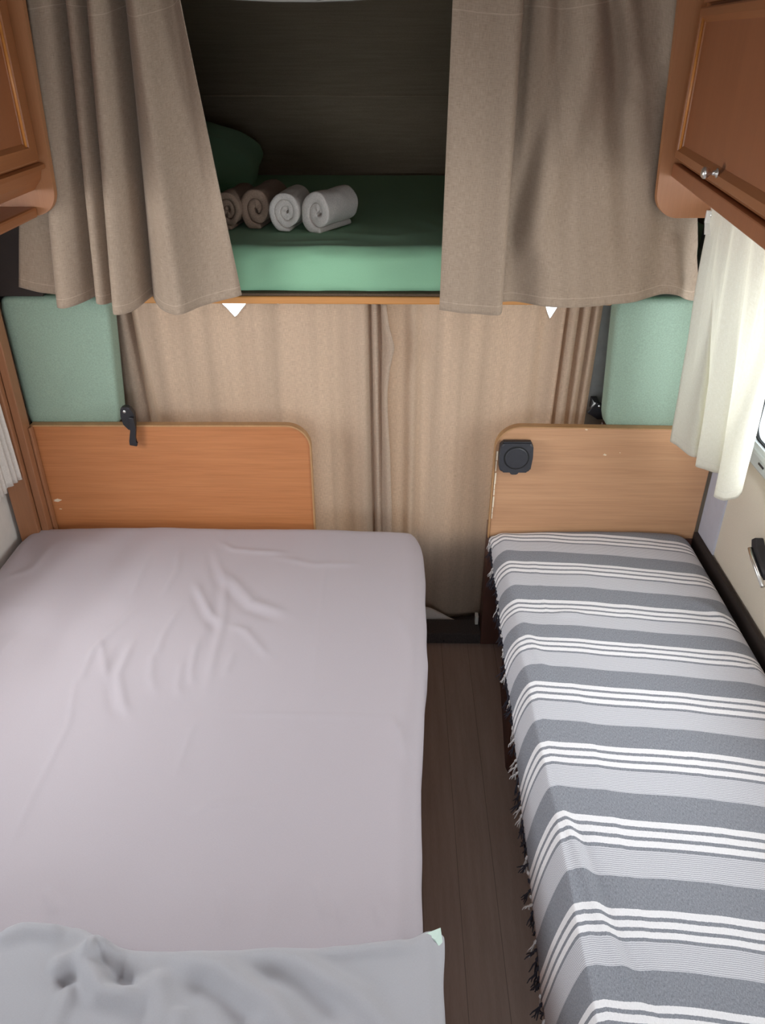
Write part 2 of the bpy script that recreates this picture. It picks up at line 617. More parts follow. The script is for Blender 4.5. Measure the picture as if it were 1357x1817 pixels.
def curtain_grid(cols, ztop, y0, rows=64, sub=9, wr=0.004, seed=1.0, sag=1.0, zt_amp=0.0):
    """cols: (x top, x bottom, forward top, forward bottom, z bottom). Forward = towards the cabin (-Y)."""
    C = catmull(cols, sub)
    n = len(C)
    T = np.linspace(0, 1, rows)
    P = np.zeros((rows, n, 3))
    for i, t in enumerate(T):
        tt = t ** sag
        x = C[:, 0] * (1 - tt) + C[:, 1] * tt
        d = C[:, 2] * (1 - t) + C[:, 3] * t
        zt = ztop if np.isscalar(ztop) else ztop(C[:, 0])
        z = zt * (1 - t) + C[:, 4] * t
        for j in range(n):
            k = wr * fnoise(x[j] * 11, z[j] * 2.5, seed) + wr * .25 * fnoise(x[j] * 40, z[j] * 7, seed + 4)
            d[j] += k * min(1, 3 * t + .25)
        P[i, :, 0] = x
        P[i, :, 1] = y0 - d
        P[i, :, 2] = z
    seg = np.hypot(np.diff(P[-1, :, 0]), np.diff(P[-1, :, 1]))
    u = np.concatenate([[0], np.cumsum(seg)])
    UV = np.zeros((rows, n, 2))
    UV[:, :, 0] = u[None, :]
    UV[:, :, 1] = P[:, :, 2] - P[-1:, :, 2]
    return P, UV


# ================================================================== STRUCTURE
XL, XR = -1.14, 0.94
YF, YB = 2.24, -1.70
ZC = 1.98

fl = struct(box('floor', XL - .08, XR + .08, YB, 2.13, -0.06, 0.0, M['floor']))

# ceiling with a roof hatch opening
bm = bmesh.new()
hx0, hx1, hy0, hy1 = -0.4, 0.2, 0.05, 0.65
for b in ((XL - .06, hx0, YB, 2.10), (hx1, XR + .06, YB, 2.10), (hx0, hx1, YB, hy0), (hx0, hx1, hy1, 2.10)):
    add_box(bm, *b, ZC, ZC + .05)
struct(from_bm('ceiling', bm, M['ceiling']))


def wall_x(name, xa, xb, y0, y1, z0, z1, hole, mat):
    bm = bmesh.new()
    a0, a1, c0, c1 = hole
    for b in ((y0, a0, z0, z1), (a1, y1, z0, z1), (a0, a1, z0, c0), (a0, a1, c1, z1)):
        add_box(bm, xa, xb, *b)
    return struct(from_bm(name, bm, mat))


wall_x('wall_right', XR, XR + .022, YB, YF, 0, ZC, (0.46, 1.898, 0.852, 1.40), M['wall_beige'])
wall_x('wall_left', XL - .05, XL, YB, YF, 0, ZC, (0.46, 1.898, 0.852, 1.40), M['wall_white'])
bm = bmesh.new()
for b in ((XL, -.9, 0, ZC), (.7, XR, 0, ZC), (-.9, .7, 0, .8), (-.9, .7, 1.65, ZC)):
    add_box(bm, b[0], b[1], YB - .05, YB, b[2], b[3])
struct(from_bm('wall_back', bm, M['pillar_wood']))

# grey pilaster strip at the front end of the right wall
struct(box('trim_1', XR - .006, XR, 1.925, 2.048, 0.0, 1.40, M['wall_grey']))

# front bulkhead pillars beside the cab opening
struct(box('trim_2', XL, -.72, 2.245, 2.275, 0, 1.145, M['dark_trim']))
struct(box('trim_3', .575, XR, 2.245, 2.275, 0, 1.145, M['grey_trim']))
# near-black boards painting the shade in the gaps beside the alcove curtains
struct(box('gap_shade_right', .78, XR, 2.062, 2.092, 1.168, ZC, M['gap_shade']))
struct(box('gap_shade_left', XL, -.93, 2.062, 2.092, 1.168, ZC, M['gap_shade']))

struct(box('bench_gap_shade', .922, XR - .0065, .10, 2.046, 0, .458, M['gap_shade']))  # near-black strip painted in for the dark gap between throw and wall

# alcove header with its bowed lower edge
pts = []
for k in range(25):
    x = XL + (XR - XL) * k / 24
    pts.append((x, 1.8215 + .19 * (x + .216) ** 2))
pts += [(XR, ZC), (XL, ZC)]
struct(prism('trim_6', pts, 'Y', 2.06, 2.10, M['ceiling'], bevel=.004))

# alcove shell: side walls, sloping front wall running up into its ceiling
prof = catmull([(3.46, 1.14), (3.44, 1.30), (3.38, 1.45), (3.30, 1.57), (3.14, 1.70), (2.88, 1.83), (2.5, 1.92), (2.10, 1.955)], 6)
P = np.zeros((len(prof), 2, 3))
UV = np.zeros((len(prof), 2, 2))
for i, (y, z) in enumerate(prof):
    P[i, 0] = (XL, y, z)
    P[i, 1] = (XR, y, z)
o = struct(grid_mesh('wall_front', P, UV, M['alcove'], solid=.02))
bm = bmesh.new()
y_, z_ = 3.298, 1.572
add_box(bm, XL, XR, y_ - .006, y_ - .002, z_ - .003, z_)
struct(from_bm('trim_7', bm, M['alcove']))
for nm, x0, x1 in (('wall_alcove_left', XL - .05, XL), ('wall_alcove_right', XR, XR + .05)):
    bm = bmesh.new()
    for q in ((YF, 3.5, 1.15, ZC), (YF, 3.5, -.2, .62), (YF, 2.45, .62, 1.15), (3.25, 3.5, .62, 1.15)):
        add_box(bm, x0, x1, *q)
    struct(from_bm(nm, bm, M['alcove']))
for nm, x0 in (('window_4', XL - .03), ('window_5', XR + .025)):
    struct(box(nm, x0, x0 + .005, 2.45, 3.25, .62, 1.15, M['glass']))

# cab shell seen only through the chinks of the curtain
struct(box('floor_cab', XL, XR, 2.13, 3.5, -.10, -.04, M['threshold']))
struct(box('cab_light_block', XL, XR, 2.36, 3.45, -.04, .40, M['dark_trim']))  # unseen block added for cab seats, keeps backlight off the curtain foot
struct(box('wall_cab', XL, XR, 3.45, 3.5, -.1, .45, M['dark_trim']))
gl = prism('window_3', [(3.46, .45), (3.47, .45), (3.40, 1.13), (3.39, 1.13)], 'X', XL, XR, M['glass'])
struct(gl)

# right window: frame, sill rail, glass, seal
wn = struct(box('window_1', XR - .002, XR + .012, 0.42, 1.895, 0.795, 0.862, M['pvc'], bevel=.004))
bm = bmesh.new()
add_box(bm, XR - .012, XR + .012, 0.42, 1.905, 0.834, 0.851, .004)
o = from_bm('sill', bm, M['pvc'], wn)
ring_o = round_poly([(0.44, .846), (1.907, .846), (1.907, 1.41), (0.44, 1.41)], [.04] * 4)
ring_i = round_poly([(0.484, .862), (1.883, .862), (1.883, 1.381), (0.484, 1.381)], [.034] * 4)


def ring(bm, ro, ri, xa, xb):
    n = len(ro)
    va = [[bm.verts.new((x, p[0], p[1])) for p in pl] for x in (xa, xb) for pl in (ro, ri)]
    for i in range(n):
        j = (i + 1) % n
        for A, B in ((va[0], va[1]), (va[1], va[3]), (va[3], va[2]), (va[2], va[0])):
            bm.faces.new((A[i], A[j], B[j], B[i]))


bm = bmesh.new()
ring(bm, ring_o, ring_i, XR - .008, XR + .012)
from_bm('frame', bm, M['pvc'], wn)
ring_s = round_poly([(0.488, .866), (1.879, .866), (1.879, 1.377), (0.488, 1.377)], [.032] * 4)
bm = bmesh.new()
ring(bm, ring_i, ring_s, XR + .000, XR + .008)
from_bm('seal', bm, M['black_gap'], wn)
box('pane', XR + .004, XR + .007, 0.482, 1.886, .860, 1.384, M['glass'], wn)
for yy, ww in ((1.795, .03), (1.735, .008)):
    box('slot', XR - .004, XR - .0015, yy - ww / 2, yy + ww / 2, .815, .820, M['charcoal'], wn)

# left window
wn2 = struct(box('window_2', XL - .012, XL + .002, 0.42, 1.89, 0.80, 0.862, M['pvc'], bevel=.004))
bm = bmesh.new()
ring(bm, ring_o, ring_i, XL - .03, XL + .008)
from_bm('frame', bm, M['pvc'], wn2)
box('pane', XL - .016, XL - .012, .482, 1.886, .860, 1.384, M['glass'], wn2)

# ================================================================== BIG OBJECTS
# ---- double bed on the left
bed = thing('double_bed', 'wide low double bed filling the left side, under a lilac grey fitted sheet', 'bed', (-.53, 1.08, 0))
box('plinth', -1.13, .03, .14, 2.03, 0, .345, M['pillar_wood'], bed, bevel=.004)
box('bed_board', -1.132, .052, .75, 2.035, .345, .385, M['orange_edge'], bed, bevel=.006)
box('pull_out_board', -1.132, .0755, .12, .748, .345, .405, M['orange_edge'], bed, bevel=.006)
box('mattress', -1.12, .045, .13, 2.025, .406, .446, M['mattress'], bed, bevel=.025, seg=4)

X, Y, Z, F, UV = slab(-1.132, .075, .12, 2.038, .472, .118, .055, .045, 190, 260)
specs = [
    ([(-.79, 2.02), (-.814, 1.79), (-.819, 1.5), (-.827, 1.312)], .045, -.013),
    ([(-.90, 2.02), (-.93, 1.8), (-.95, 1.5)], .09, .016),
    ([(-.70, 2.02), (-.715, 1.75), (-.72, 1.55)], .05, .007),
    ([(-.517, 1.885), (-.455, 1.729), (-.43, 1.572), (-.427, 1.433), (-.419, 1.283)], .014, .0050),
    ([(-.535, 1.885), (-.475, 1.729), (-.452, 1.572), (-.447, 1.433)], .016, -.004),
    ([(-.542, 1.741), (-.481, 1.618), (-.425, 1.545)], .013, .0055),
    ([(-.54, 1.70), (-.485, 1.585), (-.43, 1.515)], .013, -.004),
    ([(-.471, 1.79), (-.367, 1.643), (-.259, 1.591)], .018, .006),
    ([(-.49, 1.76), (-.38, 1.615), (-.27, 1.56)], .018, -.004),
    ([(-.418, 1.55), (-.365, 1.526), (-.295, 1.431)], .012, .0045),
    ([(-.741, 1.398), (-.697, 1.203), (-.7, 1.026), (-.697, .878)], .008, .0028),
    ([(-.725, 1.50), (-.68, 1.40), (-.64, 1.315)], .010, .0045),
    ([(-.636, 1.50), (-.636, 1.362), (-.599, 1.275), (-.563, 1.226)], .012, .005),
    ([(-.66, 1.50), (-.66, 1.362), (-.62, 1.265), (-.58, 1.21)], .014, -.004),
    ([(-.189, 1.87), (-.183, 1.322)], .006, .0014),
    ([(-.399, 1.249), (.023, 1.246)], .006, .0018),
    ([(.0, 1.25), (.025, 1.2), (.055, 1.12)], .012, .006),
    ([(-.39, .972), (-.35, 1.01), (-.219, 1.02)], .008, .0022),
    ([(-.427, 1.219), (-.434, 1.071)], .006, .0018),
    ([(-.212, .842), (-.203, .732)], .006, .0018),
    ([(-.519, 1.939), (-.463, 1.895), (-.292, 1.874)], .012, .004),
    ([(-.725, 1.48), (-.721, 1.399), (-.718, 1.332)], .010, .004),
    ([(-.691, 1.862), (-.691, 1.65)], .009, .003),
    ([(-.994, 1.932), (-1.003, 1.787), (-1.075, 1.733)], .02, .004),
    ([(-.58, 1.45), (-.56, 1.36), (-.53, 1.30)], .012, .0035),
    ([(-.50, 1.42), (-.49, 1.33), (-.47, 1.29)], .012, .003),
    ([(-.62, 1.90), (-.60, 1.78), (-.615, 1.66)], .012, .004), ([(-.35, 1.86), (-.22, 1.82), (-.08, 1.83)], .014, .003),
    ([(-.48, 1.50), (-.47, 1.38), (-.455, 1.33)], .010, .004), ([(-.55, 1.62), (-.57, 1.52), (-.565, 1.42)], .012, .004), ([(-.66, 1.62), (-.70, 1.52), (-.735, 1.40)], .012, .004),
    ([(-.38, 1.45), (-.39, 1.36)], .010, .003), ([(.0, 1.62), (.04, 1.5), (.045, 1.38)], .012, .004), ([(-.90, 1.62), (-.94, 1.45), (-.95, 1.30)], .02, .004),
    ([(-.88, 1.10), (-.87, .95)], .008, .002), ([(-.02, .82), (.0, .77)], .006, .003), ([(-.09, .83), (-.07, .77)], .006, .003), ([(-.30, .83), (-.27, .76)], .007, .003),
    ([(-.13, .86), (-.10, .78)], .01, .003), ([(-.6, .83), (-.56, .78)], .012, .004),
]
H = 0.85 * ridges(X, Y, [(a, b * (.8 if b < .03 else 1), c) for a, b, c in specs])
H += .010 * np.clip(1 - ((X + .53) / .62) ** 2, 0, 1)
H += .006 * noise_field(X, Y, 3.0, 2.2, 2.0) + .0016 * noise_field(X, Y, 14, 7, 5.0)
Z = Z + H * (0.15 + .85 * F)
# the aisle edge wanders a little
ex = np.interp(Y, [.5, .78, .99, 1.12, 1.25, 1.48, 1.7, 2.03], [-.018, -.018, -.015, -.012, -.003, .013, .016, .018])
near = np.clip((X + .25) / .3, 0, 1) ** 2
X2 = X + ex * near + np.where(F < .3, .004, 0) * noise_field(X, Y, 4, 9, 9.0) * near
# rounded far corners
far = np.clip((Y - 1.93) / .1, 0, 1)
X2 = X2 - .020 * far ** 2 * np.clip(X / .06, 0, 1) + .03 * far ** 2 * np.clip((-1.04 - X) / .08, 0, 1)
sh = grid_mesh('fitted_sheet', np.stack([X2, Y, Z], -1), UV, M['sheet'], solid=-.0)
tag(sh, 'creased lilac grey fitted sheet stretched over the wide left bed', 'sheet')

# ---- rumpled top sheet folded at the foot of the bed
xs = np.linspace(-1.12, .078, 200)
edge = np.interp(xs, [-1.12, -.80, -.70, -.631, -.604, -.55, -.50, -.434, -.334, -.191, -.064, .036, .060, .078],
                 [.73, .72, .72, .725, .746, .745, .742, .708, .704, .713, .719, .737, .752, .757])
ker = np.hanning(7); ker /= ker.sum()
edge[3:-3] = np.convolve(edge, ker, 'valid')
nr = 120
P = np.zeros((nr, 200, 3)); UV = np.zeros((nr, 200, 2))
tt = np.linspace(0, 1, nr)
fs = [
    ([(-.632, .710), (-.585, .735), (-.519, .730)], .015, .010),
    ([(-.406, .690), (-.463, .708), (-.470, .674), (-.43, .633), (-.38, .630), (-.355, .655)], .016, .016),
    ([(-.43, .672), (-.405, .655), (-.385, .660)], .014, -.014),
    ([(-.53, .667), (-.487, .69), (-.455, .705)], .014, .010),
    ([(-.51, .648), (-.47, .665)], .014, -.010),
    ([(-.352, .692), (-.267, .675), (-.18, .628), (-.1, .55)], .020, .012),
    ([(-.32, .66), (-.25, .635), (-.19, .59)], .020, -.010),
    ([(-.246, .705), (-.153, .692), (-.043, .638), (.02, .58)], .018, .010),
    ([(-.22, .675), (-.14, .655), (-.06, .60)], .02, -.008),
    ([(-.483, .656), (-.488, .61), (-.49, .54)], .012, .007),
    ([(-.119, .708), (-.028, .714), (.045, .728)], .012, .007),
    ([(-.36, .675), (-.339, .612), (-.335, .55)], .018, .010),
    ([(-.31, .62), (-.30, .55)], .016, .008), ([(-.62, .69), (-.66, .62), (-.68, .55)], .03, .010),
]
XX = np.tile(xs, (nr, 1))
YY = np.zeros((nr, 200)); DD = np.zeros((nr, 200))
for i, t in enumerate(tt):
    # first rows roll down over the folded edge
    YY[i] = edge - t * (edge - .22)
dist = edge[None, :] - YY
HH = 1.45 * ridges(XX, YY, fs) + .010 * noise_field(XX, YY, 5, 7, 21.0) + .003 * noise_field(XX, YY, 16, 14, 25.0)
roll = np.sqrt(np.clip(1 - (1 - np.clip(dist / .014, 0, 1)) ** 2, 0, 1))
base = .481 + .010 * np.clip(1 - ((XX + .53) / .62) ** 2, 0, 1)
ZZ = base + .002 + roll * (.019 + np.clip(HH, -.015, .04)) - .000
side = np.clip((XX - .058) / .02, 0, 1)
ZZ -= .012 * side ** 2
ZZ = np.maximum(ZZ, .476)
P[:, :, 0] = XX; P[:, :, 1] = YY; P[:, :, 2] = ZZ
UV[:, :, 0] = XX; UV[:, :, 1] = YY
# flap hanging over the aisle edge
n_h = 16
Pf = np.zeros((nr, n_h, 3)); Uf = np.zeros((nr, n_h, 2))
for k in range(n_h):
    s = (k + 1) / n_h
    ang = min(1, s * 3) * math.pi / 2
    Pf[:, k, 0] = P[:, -1, 0] + .008 * math.sin(ang) - .018 * s * np.clip(dist[:, -1] * 8, 0, 1) + .004 * s * np.sin(dist[:, -1] * 60)
    Pf[:, k, 1] = P[:, -1, 1] - .004 * s
    depth = np.interp(dist[:, -1], [0, .02, .05, .12, .3], [.012, .03, .05, .075, .09])
    Pf[:, k, 2] = P[:, -1, 2] - s * depth
    Uf[:, k, 0] = .078 + s * .06
    Uf[:, k, 1] = P[:, -1, 1]
P = np.concatenate([P, Pf], 1); UV = np.concatenate([UV, Uf], 1)
ts = grid_mesh('top_sheet', P, UV, M['top_sheet'], solid=.004)
tag(ts, 'rumpled pale grey top sheet folded across the foot of the wide left bed', 'sheet')
# pale green turned corner
bm = bmesh.new()
cx, cy, cz = .066, .748, .492
vs = [bm.verts.new(p) for p in ((.058, .744, .5035), (.0835, .757, .499), (.0865, .742, .487), (.0845, .727, .482), (.074, .735, .501))]
bm.faces.new(vs)
vs2 = [bm.verts.new(v.co + Vector((0, 0, -.003))) for v in vs]
bm.faces.new(list(reversed(vs2)))
for i in range(5):
    j = (i + 1) % 5
    bm.faces.new((vs[j], vs[i], vs2[i], vs2[j]))
o = from_bm('turned_corner', bm, M['green_lining'], ts)
o['label'] = 'pale green turned corner'

# ---- narrow bench bed on the right
bench = thing('bench_bed', 'narrow bench bed along the right wall with a dark brown base under a striped throw', 'bed', (.62, 1.08, 0))
prism('base_box', round_poly([(.318, 1.49), (.90, 1.49), (.90, 1.985), (.352, 1.985)], [.035, 0, 0, .12], 8), 'Z', 0, .40, M['dark_wood'], bench, bevel=.004)
box('recessed_base', .44, .90, .14, 1.49, 0, .40, M['dark_wood'], bench, bevel=.004)
box('bench_top', .335, .898, .12, 2.035, .40, .418, M['dark_wood'], bench, bevel=.004)
box('mattress', .345, .893, .12, 2.02, .418, .446, M['mattress'], bench, bevel=.010, seg=3)

# striped throw: cross-section from the aisle hem over the top and down beside the wall
NV, NU = 230, 110
vy = np.linspace(.11, 2.042, NV)
centres = [2.165, 1.985, 1.822, 1.640, 1.487, 1.323, 1.138, .955, .773, .612, .44, .27, .1, -.07]
hemx = np.interp(vy, [.1, .7, 1.0, 1.3, 1.6, 2.02], [.276, .280, .283, .286, .289, .296])
hemz = np.interp(vy, [.1, .7, .85, 1.0, 1.15, 1.3, 1.45, 1.6, 1.8, 1.92, 2.02], [.23, .235, .25, .285, .31, .352, .372, .405, .408, .412, .440])
P = np.zeros((NV, NU, 3)); UV = np.zeros((NV, NU, 2))
for i, y in enumerate(vy):
    wob = .006 * fnoise(y * 7, 3.1)
    bend = .322 + .004 * fnoise(y * 9, 1.7)
    top = .462 + .003 * fnoise(y * 4, 8.2)
    sec = [(hemx[i] + wob, hemz[i]), (hemx[i] * .6 + bend * .4 + wob * .6 - .004, hemz[i] * .45 + top * .55 - .004),
           (bend - .008, top - .010), (bend + .012, top - .001), (bend + .06, top), (.50, top + .004), (.65, top + .006), (.80, top + .003),
           (.868, top - .004), (.898, top - .022), (.913, top - .050), (.918, top - .090)]
    c = catmull(sec, 10)
    idx = np.linspace(0, len(c) - 1, NU)
    c = np.stack([np.interp(idx, np.arange(len(c)), c[:, k]) for k in (0, 1)], -1)
    P[i, :, 0] = c[:, 0]
    P[i, :, 1] = y
    P[i, :, 2] = c[:, 1]
    d = np.concatenate([[0], np.cumsum(np.hypot(np.diff(c[:, 0]), np.diff(c[:, 1])))])
    UV[i, :, 0] = d - d[np.argmin(abs(c[:, 0] - bend))]
XX, YY = P[:, :, 0], P[:, :, 1]
bl = [([(.325, 1.08), (.345, .95), (.36, .80), (.40, .62)], .012, .007), ([(.345, 1.05), (.372, .92), (.39, .76), (.43, .60)], .014, -.006),
      ([(.42, 1.62), (.46, 1.635), (.50, 1.62)], .015, .004), ([(.78, 1.70), (.84, 1.66), (.87, 1.60)], .02, .006),
      ([(.86, 1.45), (.885, 1.40)], .015, .006), ([(.40, 1.95), (.41, 1.5)], .008, .0016), ([(.42, 1.5), (.43, .6)], .008, .0018),
      ([(.335, 1.62), (.35, 1.5), (.37, 1.38)], .012, .004), ([(.62, 1.95), (.615, 1.5), (.64, .7)], .008, .0012)]
topm = np.clip((P[:, :, 2] - .44) / .018, 0, 1)
P[:, :, 2] += ridges(XX, YY, bl) * topm + .0022 * noise_field(XX, YY, 9, 8, 31.0) * topm
# far end tucks down against the panel
P[:, :, 2] -= .010 * np.clip((YY - 2.005) / .037, 0, 1) ** 2
wv = YY + .118 * (XX - .6) + .006 * noise_field(XX, YY, 5, 3, 41.0) + .003 * noise_field(XX, YY, 14, 4, 43.0)
over = np.clip((.335 - XX) / .05, 0, 1)
wv += .02 * over
cs = np.array(centres)
UV[:, :, 1] = np.interp(-wv, -cs, np.arange(len(cs)))
throw = grid_mesh('striped_throw', P, UV, M['stripe'], solid=.003)
tag(throw, 'grey and white striped cotton throw with dark tassels on the right bench', 'throw')

# tassels along the aisle hem
variants = []
for k in range(6):
    for mt in ('yarn_dark', 'yarn_light'):
        bm = bmesh.new()
        rr = random.Random(100 + k)
        L = rr.uniform(.022, .036)
        r0 = .0022
        add_tube(bm, [(0, 0, .004), (0, 0, -.003), (.0, 0, -.006)], [.0016, .0034, .002], 6)
        for s in range(4):
            a = rr.uniform(0, 6.28)
            sp = rr.uniform(.002, .010)
            q = [(0, 0, -.005)]
            for t in (.4, .7, 1.0):
                q.append((math.cos(a) * sp * t + rr.uniform(-.0015, .0015), math.sin(a) * sp * t + rr.uniform(-.002, .002), -.005 - (L - .005) * t))
            add_tube(bm, q, [.0014, .0016, .0013, .0008], 5)
        me = bpy.data.meshes.new('tassel')
        bm.to_mesh(me); bm.free()
        me.materials.append(M[mt])
        variants.append(me)
NT = 92
for k in range(NT):
    y = .60 + (2.03 - .60) * (k + random.uniform(-.2, .2)) / NT
    i = int(np.argmin(abs(vy - y)))
    p = P[i, 0]
    pale = random.random() < .30
    me = variants[2 * random.randrange(6) + (1 if pale else 0)]
    o = bpy.data.objects.new('tassel', me)
    COL.objects.link(o)
    o.parent = throw
    o.location = (p[0] - .001, y, p[2] + .002)
    o.rotation_euler = (random.uniform(-.5, .5), random.uniform(-.05, .55), random.uniform(0, 6.28))

# ---- beech bulkhead panels at the head of both beds
pl = thing('headboard_panel', 'wide beech headboard panel at the head of the left bed', 'panel', (-.64, 2.06, 0))
ol = round_poly([(-1.046, .02), (-.243, .02), (-.243, .802), (-1.046, .797)], [0, 0, .068, 0], 10)
prism('board', ol, 'Y', 2.05, 2.068, M['beech'], pl, bevel=.003)


def edge_strip(name, path, y0, y1, th, mat, parent):
    bm = bmesh.new()
    pts = [Vector(p) for p in path]
    outer, inner = [], []
    for i, p in enumerate(pts):
        d = (pts[min(i + 1, len(pts) - 1)] - pts[max(i - 1, 0)]).normalized()
        nrm = Vector((d.y, -d.x))
        outer.append(p + nrm * th)
        inner.append(p - nrm * .0005)
    V = [[bm.verts.new((q.x, y, q.y)) for q in row] for y in (y0, y1) for row in (outer, inner)]
    for i in range(len(pts) - 1):
        for A, B in ((V[0], V[1]), (V[1], V[3]), (V[3], V[2]), (V[2], V[0])):
            bm.faces.new((A[i], A[i + 1], B[i + 1], B[i]))
    for i in (0, -1):
        bm.faces.new((V[0][i], V[1][i], V[3][i], V[2][i]))
    return from_bm(name, bm, mat, parent)


path = [p for p in ol if p[1] > .019 and p[0] > -1.04]
edge_strip('edge_banding', path[:] + [(-1.045, .797)], 2.047, 2.071, .004, M['beech_edge'], pl)
box('back_ledge', -1.035, -.785, 2.072, 2.142, .70, .782, M['dark_wood'], pl)
for cx, cz, s, tw in ((-1.018, .552, .0085, .2), (-1.022, .548, .006, .9), (-1.016, .520, .003, .1)):
    bm = bmesh.new()
    q = [(cx + s * rr_ * math.cos(a) * 1.5, cz + s * rr_ * math.sin(a) * .55) for a, rr_ in ((0, 1), (.8, .6), (1.6, .9), (2.5, .7), (3.3, 1.1), (4.2, .6), (5.3, .9))]
    add_prism(bm, q, 'Y', 2.0488, 2.0502)
    from_bm('chip', bm, M['chip'], pl)

pr = thing('headboard_panel', 'shorter beech headboard panel at the head of the right bench', 'panel', (.61, 2.06, 0))
orr = round_poly([(.925, .43), (.925, .797), (.297, .803), (.297, .43)], [0, 0, .068, 0], 10)
prism('board', orr, 'Y', 2.05, 2.068, M['beech_right'], pr, bevel=.003)
path = list(reversed([p for p in orr if p[0] < .92]))
edge_strip('edge_banding', [(p[0], p[1]) for p in path][::1] + [(.924, .797)], 2.047, 2.071, -.004, M['beech_edge'], pr)
box('lower_board', .2965, .925, 2.05, 2.068, .0, .43, M['dark_wood'], pr, bevel=.003)
box('back_ledge', .615, .925, 2.072, 2.142, .70, .782, M['dark_wood'], pr)
box('aisle_return', .300, .325, 2.07, 2.142, .0, .44, M['dark_wood'], pr, bevel=.003)
for cx, cz, s in ((.612, .718, .006), (.548, .798, .005), (.655, .725, .002)):
    q = [(cx + s * rr_ * math.cos(a), cz + s * rr_ * math.sin(a) * .7) for a, rr_ in ((0, 1), (.8, .5), (1.6, .9), (2.5, .6), (3.3, .8), (4.2, .5), (5.3, .9))]
    bm = bmesh.new()
    add_prism(bm, q, 'Y', 2.0488, 2.0502)
    from_bm('chip', bm, M['chip'], pr)
bm = bmesh.new()
rng = random.Random(4)
zz = .50
while zz < .715:
    l = rng.uniform(.012, .04)
    add_box(bm, .2985, .3015 + rng.uniform(0, .002), 2.0462, 2.0475, zz, zz + l)
    zz += l + rng.uniform(.0, .006)
from_bm('worn_edge', bm, M['chip'], pr)['label'] = 'pale worn edge'

# ---- brown pillar on the left wall
post = thing('wall_pillar', 'tall brown wooden pillar beside the left headboard', 'pillar', (-1.09, 2.0, 0))
box('main_board', -1.128, -1.068, 1.985, 2.046, 0, 1.178, M['pillar_wood'], post, bevel=.003)
box('edge_strip', -1.066, -1.044, 2.002, 2.046, 0, 1.172, M['pillar_wood'], post, bevel=.002)
box('corner_strip', -1.043, -1.036, 2.028, 2.046, 0, .80, M['pillar_wood'], post, bevel=.0015)

# ---- sage cushions


def cushion(name, x0, x1, y0, y1, z0, z1, label, r, skew=0.0):
    bm = bmesh.new()
    add_box(bm, x0, x1, y0, y1, z0, z1, .014, 5)
    bmesh.ops.subdivide_edges(bm, edges=[e for e in bm.edges if e.calc_length() > .1], cuts=14, use_grid_fill=True)
    for v in bm.verts:
        u = (v.co.x - x0) / (x1 - x0) * 2 - 1
        t = (v.co.z - z0) / (z1 - z0) * 2 - 1
        k = max(0, 1 - u * u) * max(0, 1 - t * t)
        if v.co.y < (y0 + y1) / 2:
            v.co.y -= .008 * k
        # softened corners
        c = max(0, abs(u) - .75) / .25 * max(0, abs(t) - .8) / .2
        v.co.x -= math.copysign(.007, u) * c
        v.co.z -= math.copysign(.004, t) * c
        v.co.y += .0015 * fnoise(v.co.x * 12, v.co.z * 12, r)
        if u * -skew > 0:
            v.co.x += skew * abs(u) * (1 - t) / 2
    o = from_bm(name, bm, M['sage'], None, True)
    return tag(o, label, 'cushion')


cushion('seat_cushion', -1.062, -.765, 2.076, 2.148, .784, 1.163, 'sage green upholstered cushion standing behind the left headboard', 1, -.030)
cushion('seat_cushion', .588, .932, 2.076, 2.148, .784, 1.163, 'sage green upholstered cushion standing behind the right headboard', 2, .020)

# ---- sleeping alcove over the cab
al = thing('alcove_bed', 'raised bed in the dark alcove over the cab, with an orange wood front ledge', 'bed', (-.1, 2.7, 1.14))
box('base_board', XL + .002, XR - .002, 2.155, 3.455, 1.142, 1.158, M['dark_wood'], al)
box('front_ledge', -.755, .575, 2.075, 2.154, 1.146, 1.166, M['orange_edge'], al, bevel=.004)
box('carpet_strip', -.75, .57, 2.082, 2.16, 1.166, 1.173, M['felt'], al, bevel=.002)
box('mattress', XL + .03, XR - .03, 2.12, 3.38, 1.174, 1.272, M['mattress'], al, bevel=.03, seg=4)
X, Y, Z, F, UV = slab(XL + .012, XR - .012, 2.096, 3.40, 1.287, .112, .04, .034, 120, 130)
specs = [([(-.4, 2.10), (-.2, 2.12), (.0, 2.11)], .012, .003), ([(-.3, 2.30), (.0, 2.22), (.2, 2.35)], .03, .004), ([(.05, 2.5), (.15, 2.3), (.3, 2.2)], .02, .004), ([(-.35, 2.16), (-.1, 2.18)], .014, .003)]
Z = Z + (ridges(X, Y, specs) + .004 * noise_field(X, Y, 5, 5, 51.0)) * (.2 + .8 * F)
frontm = (Y < 2.13)
Y2 = Y - frontm * (.004 * noise_field(X, Z, 7, 40, 55.0) + .003 * noise_field(X, Z, 24, 60, 57.0) + .007 * np.clip(1 - ((Z - 1.23) / .055) ** 2, 0, 1))
Y2 = np.where(frontm & (Z < 1.19), Y2 + .006, Y2)
asht = grid_mesh('fitted_sheet', np.stack([X, Y2, Z], -1), UV, M['mint'])
tag(asht, 'mint green fitted sheet on the raised alcove mattress', 'sheet')

# ---- curtains of the alcove
rail = box('curtain_rail', XL + .01, XR - .01, 1.985, 2.0, 1.905, 1.925, M['white_plastic'])
tag(rail, 'white curtain rail above the alcove curtains', 'rail')

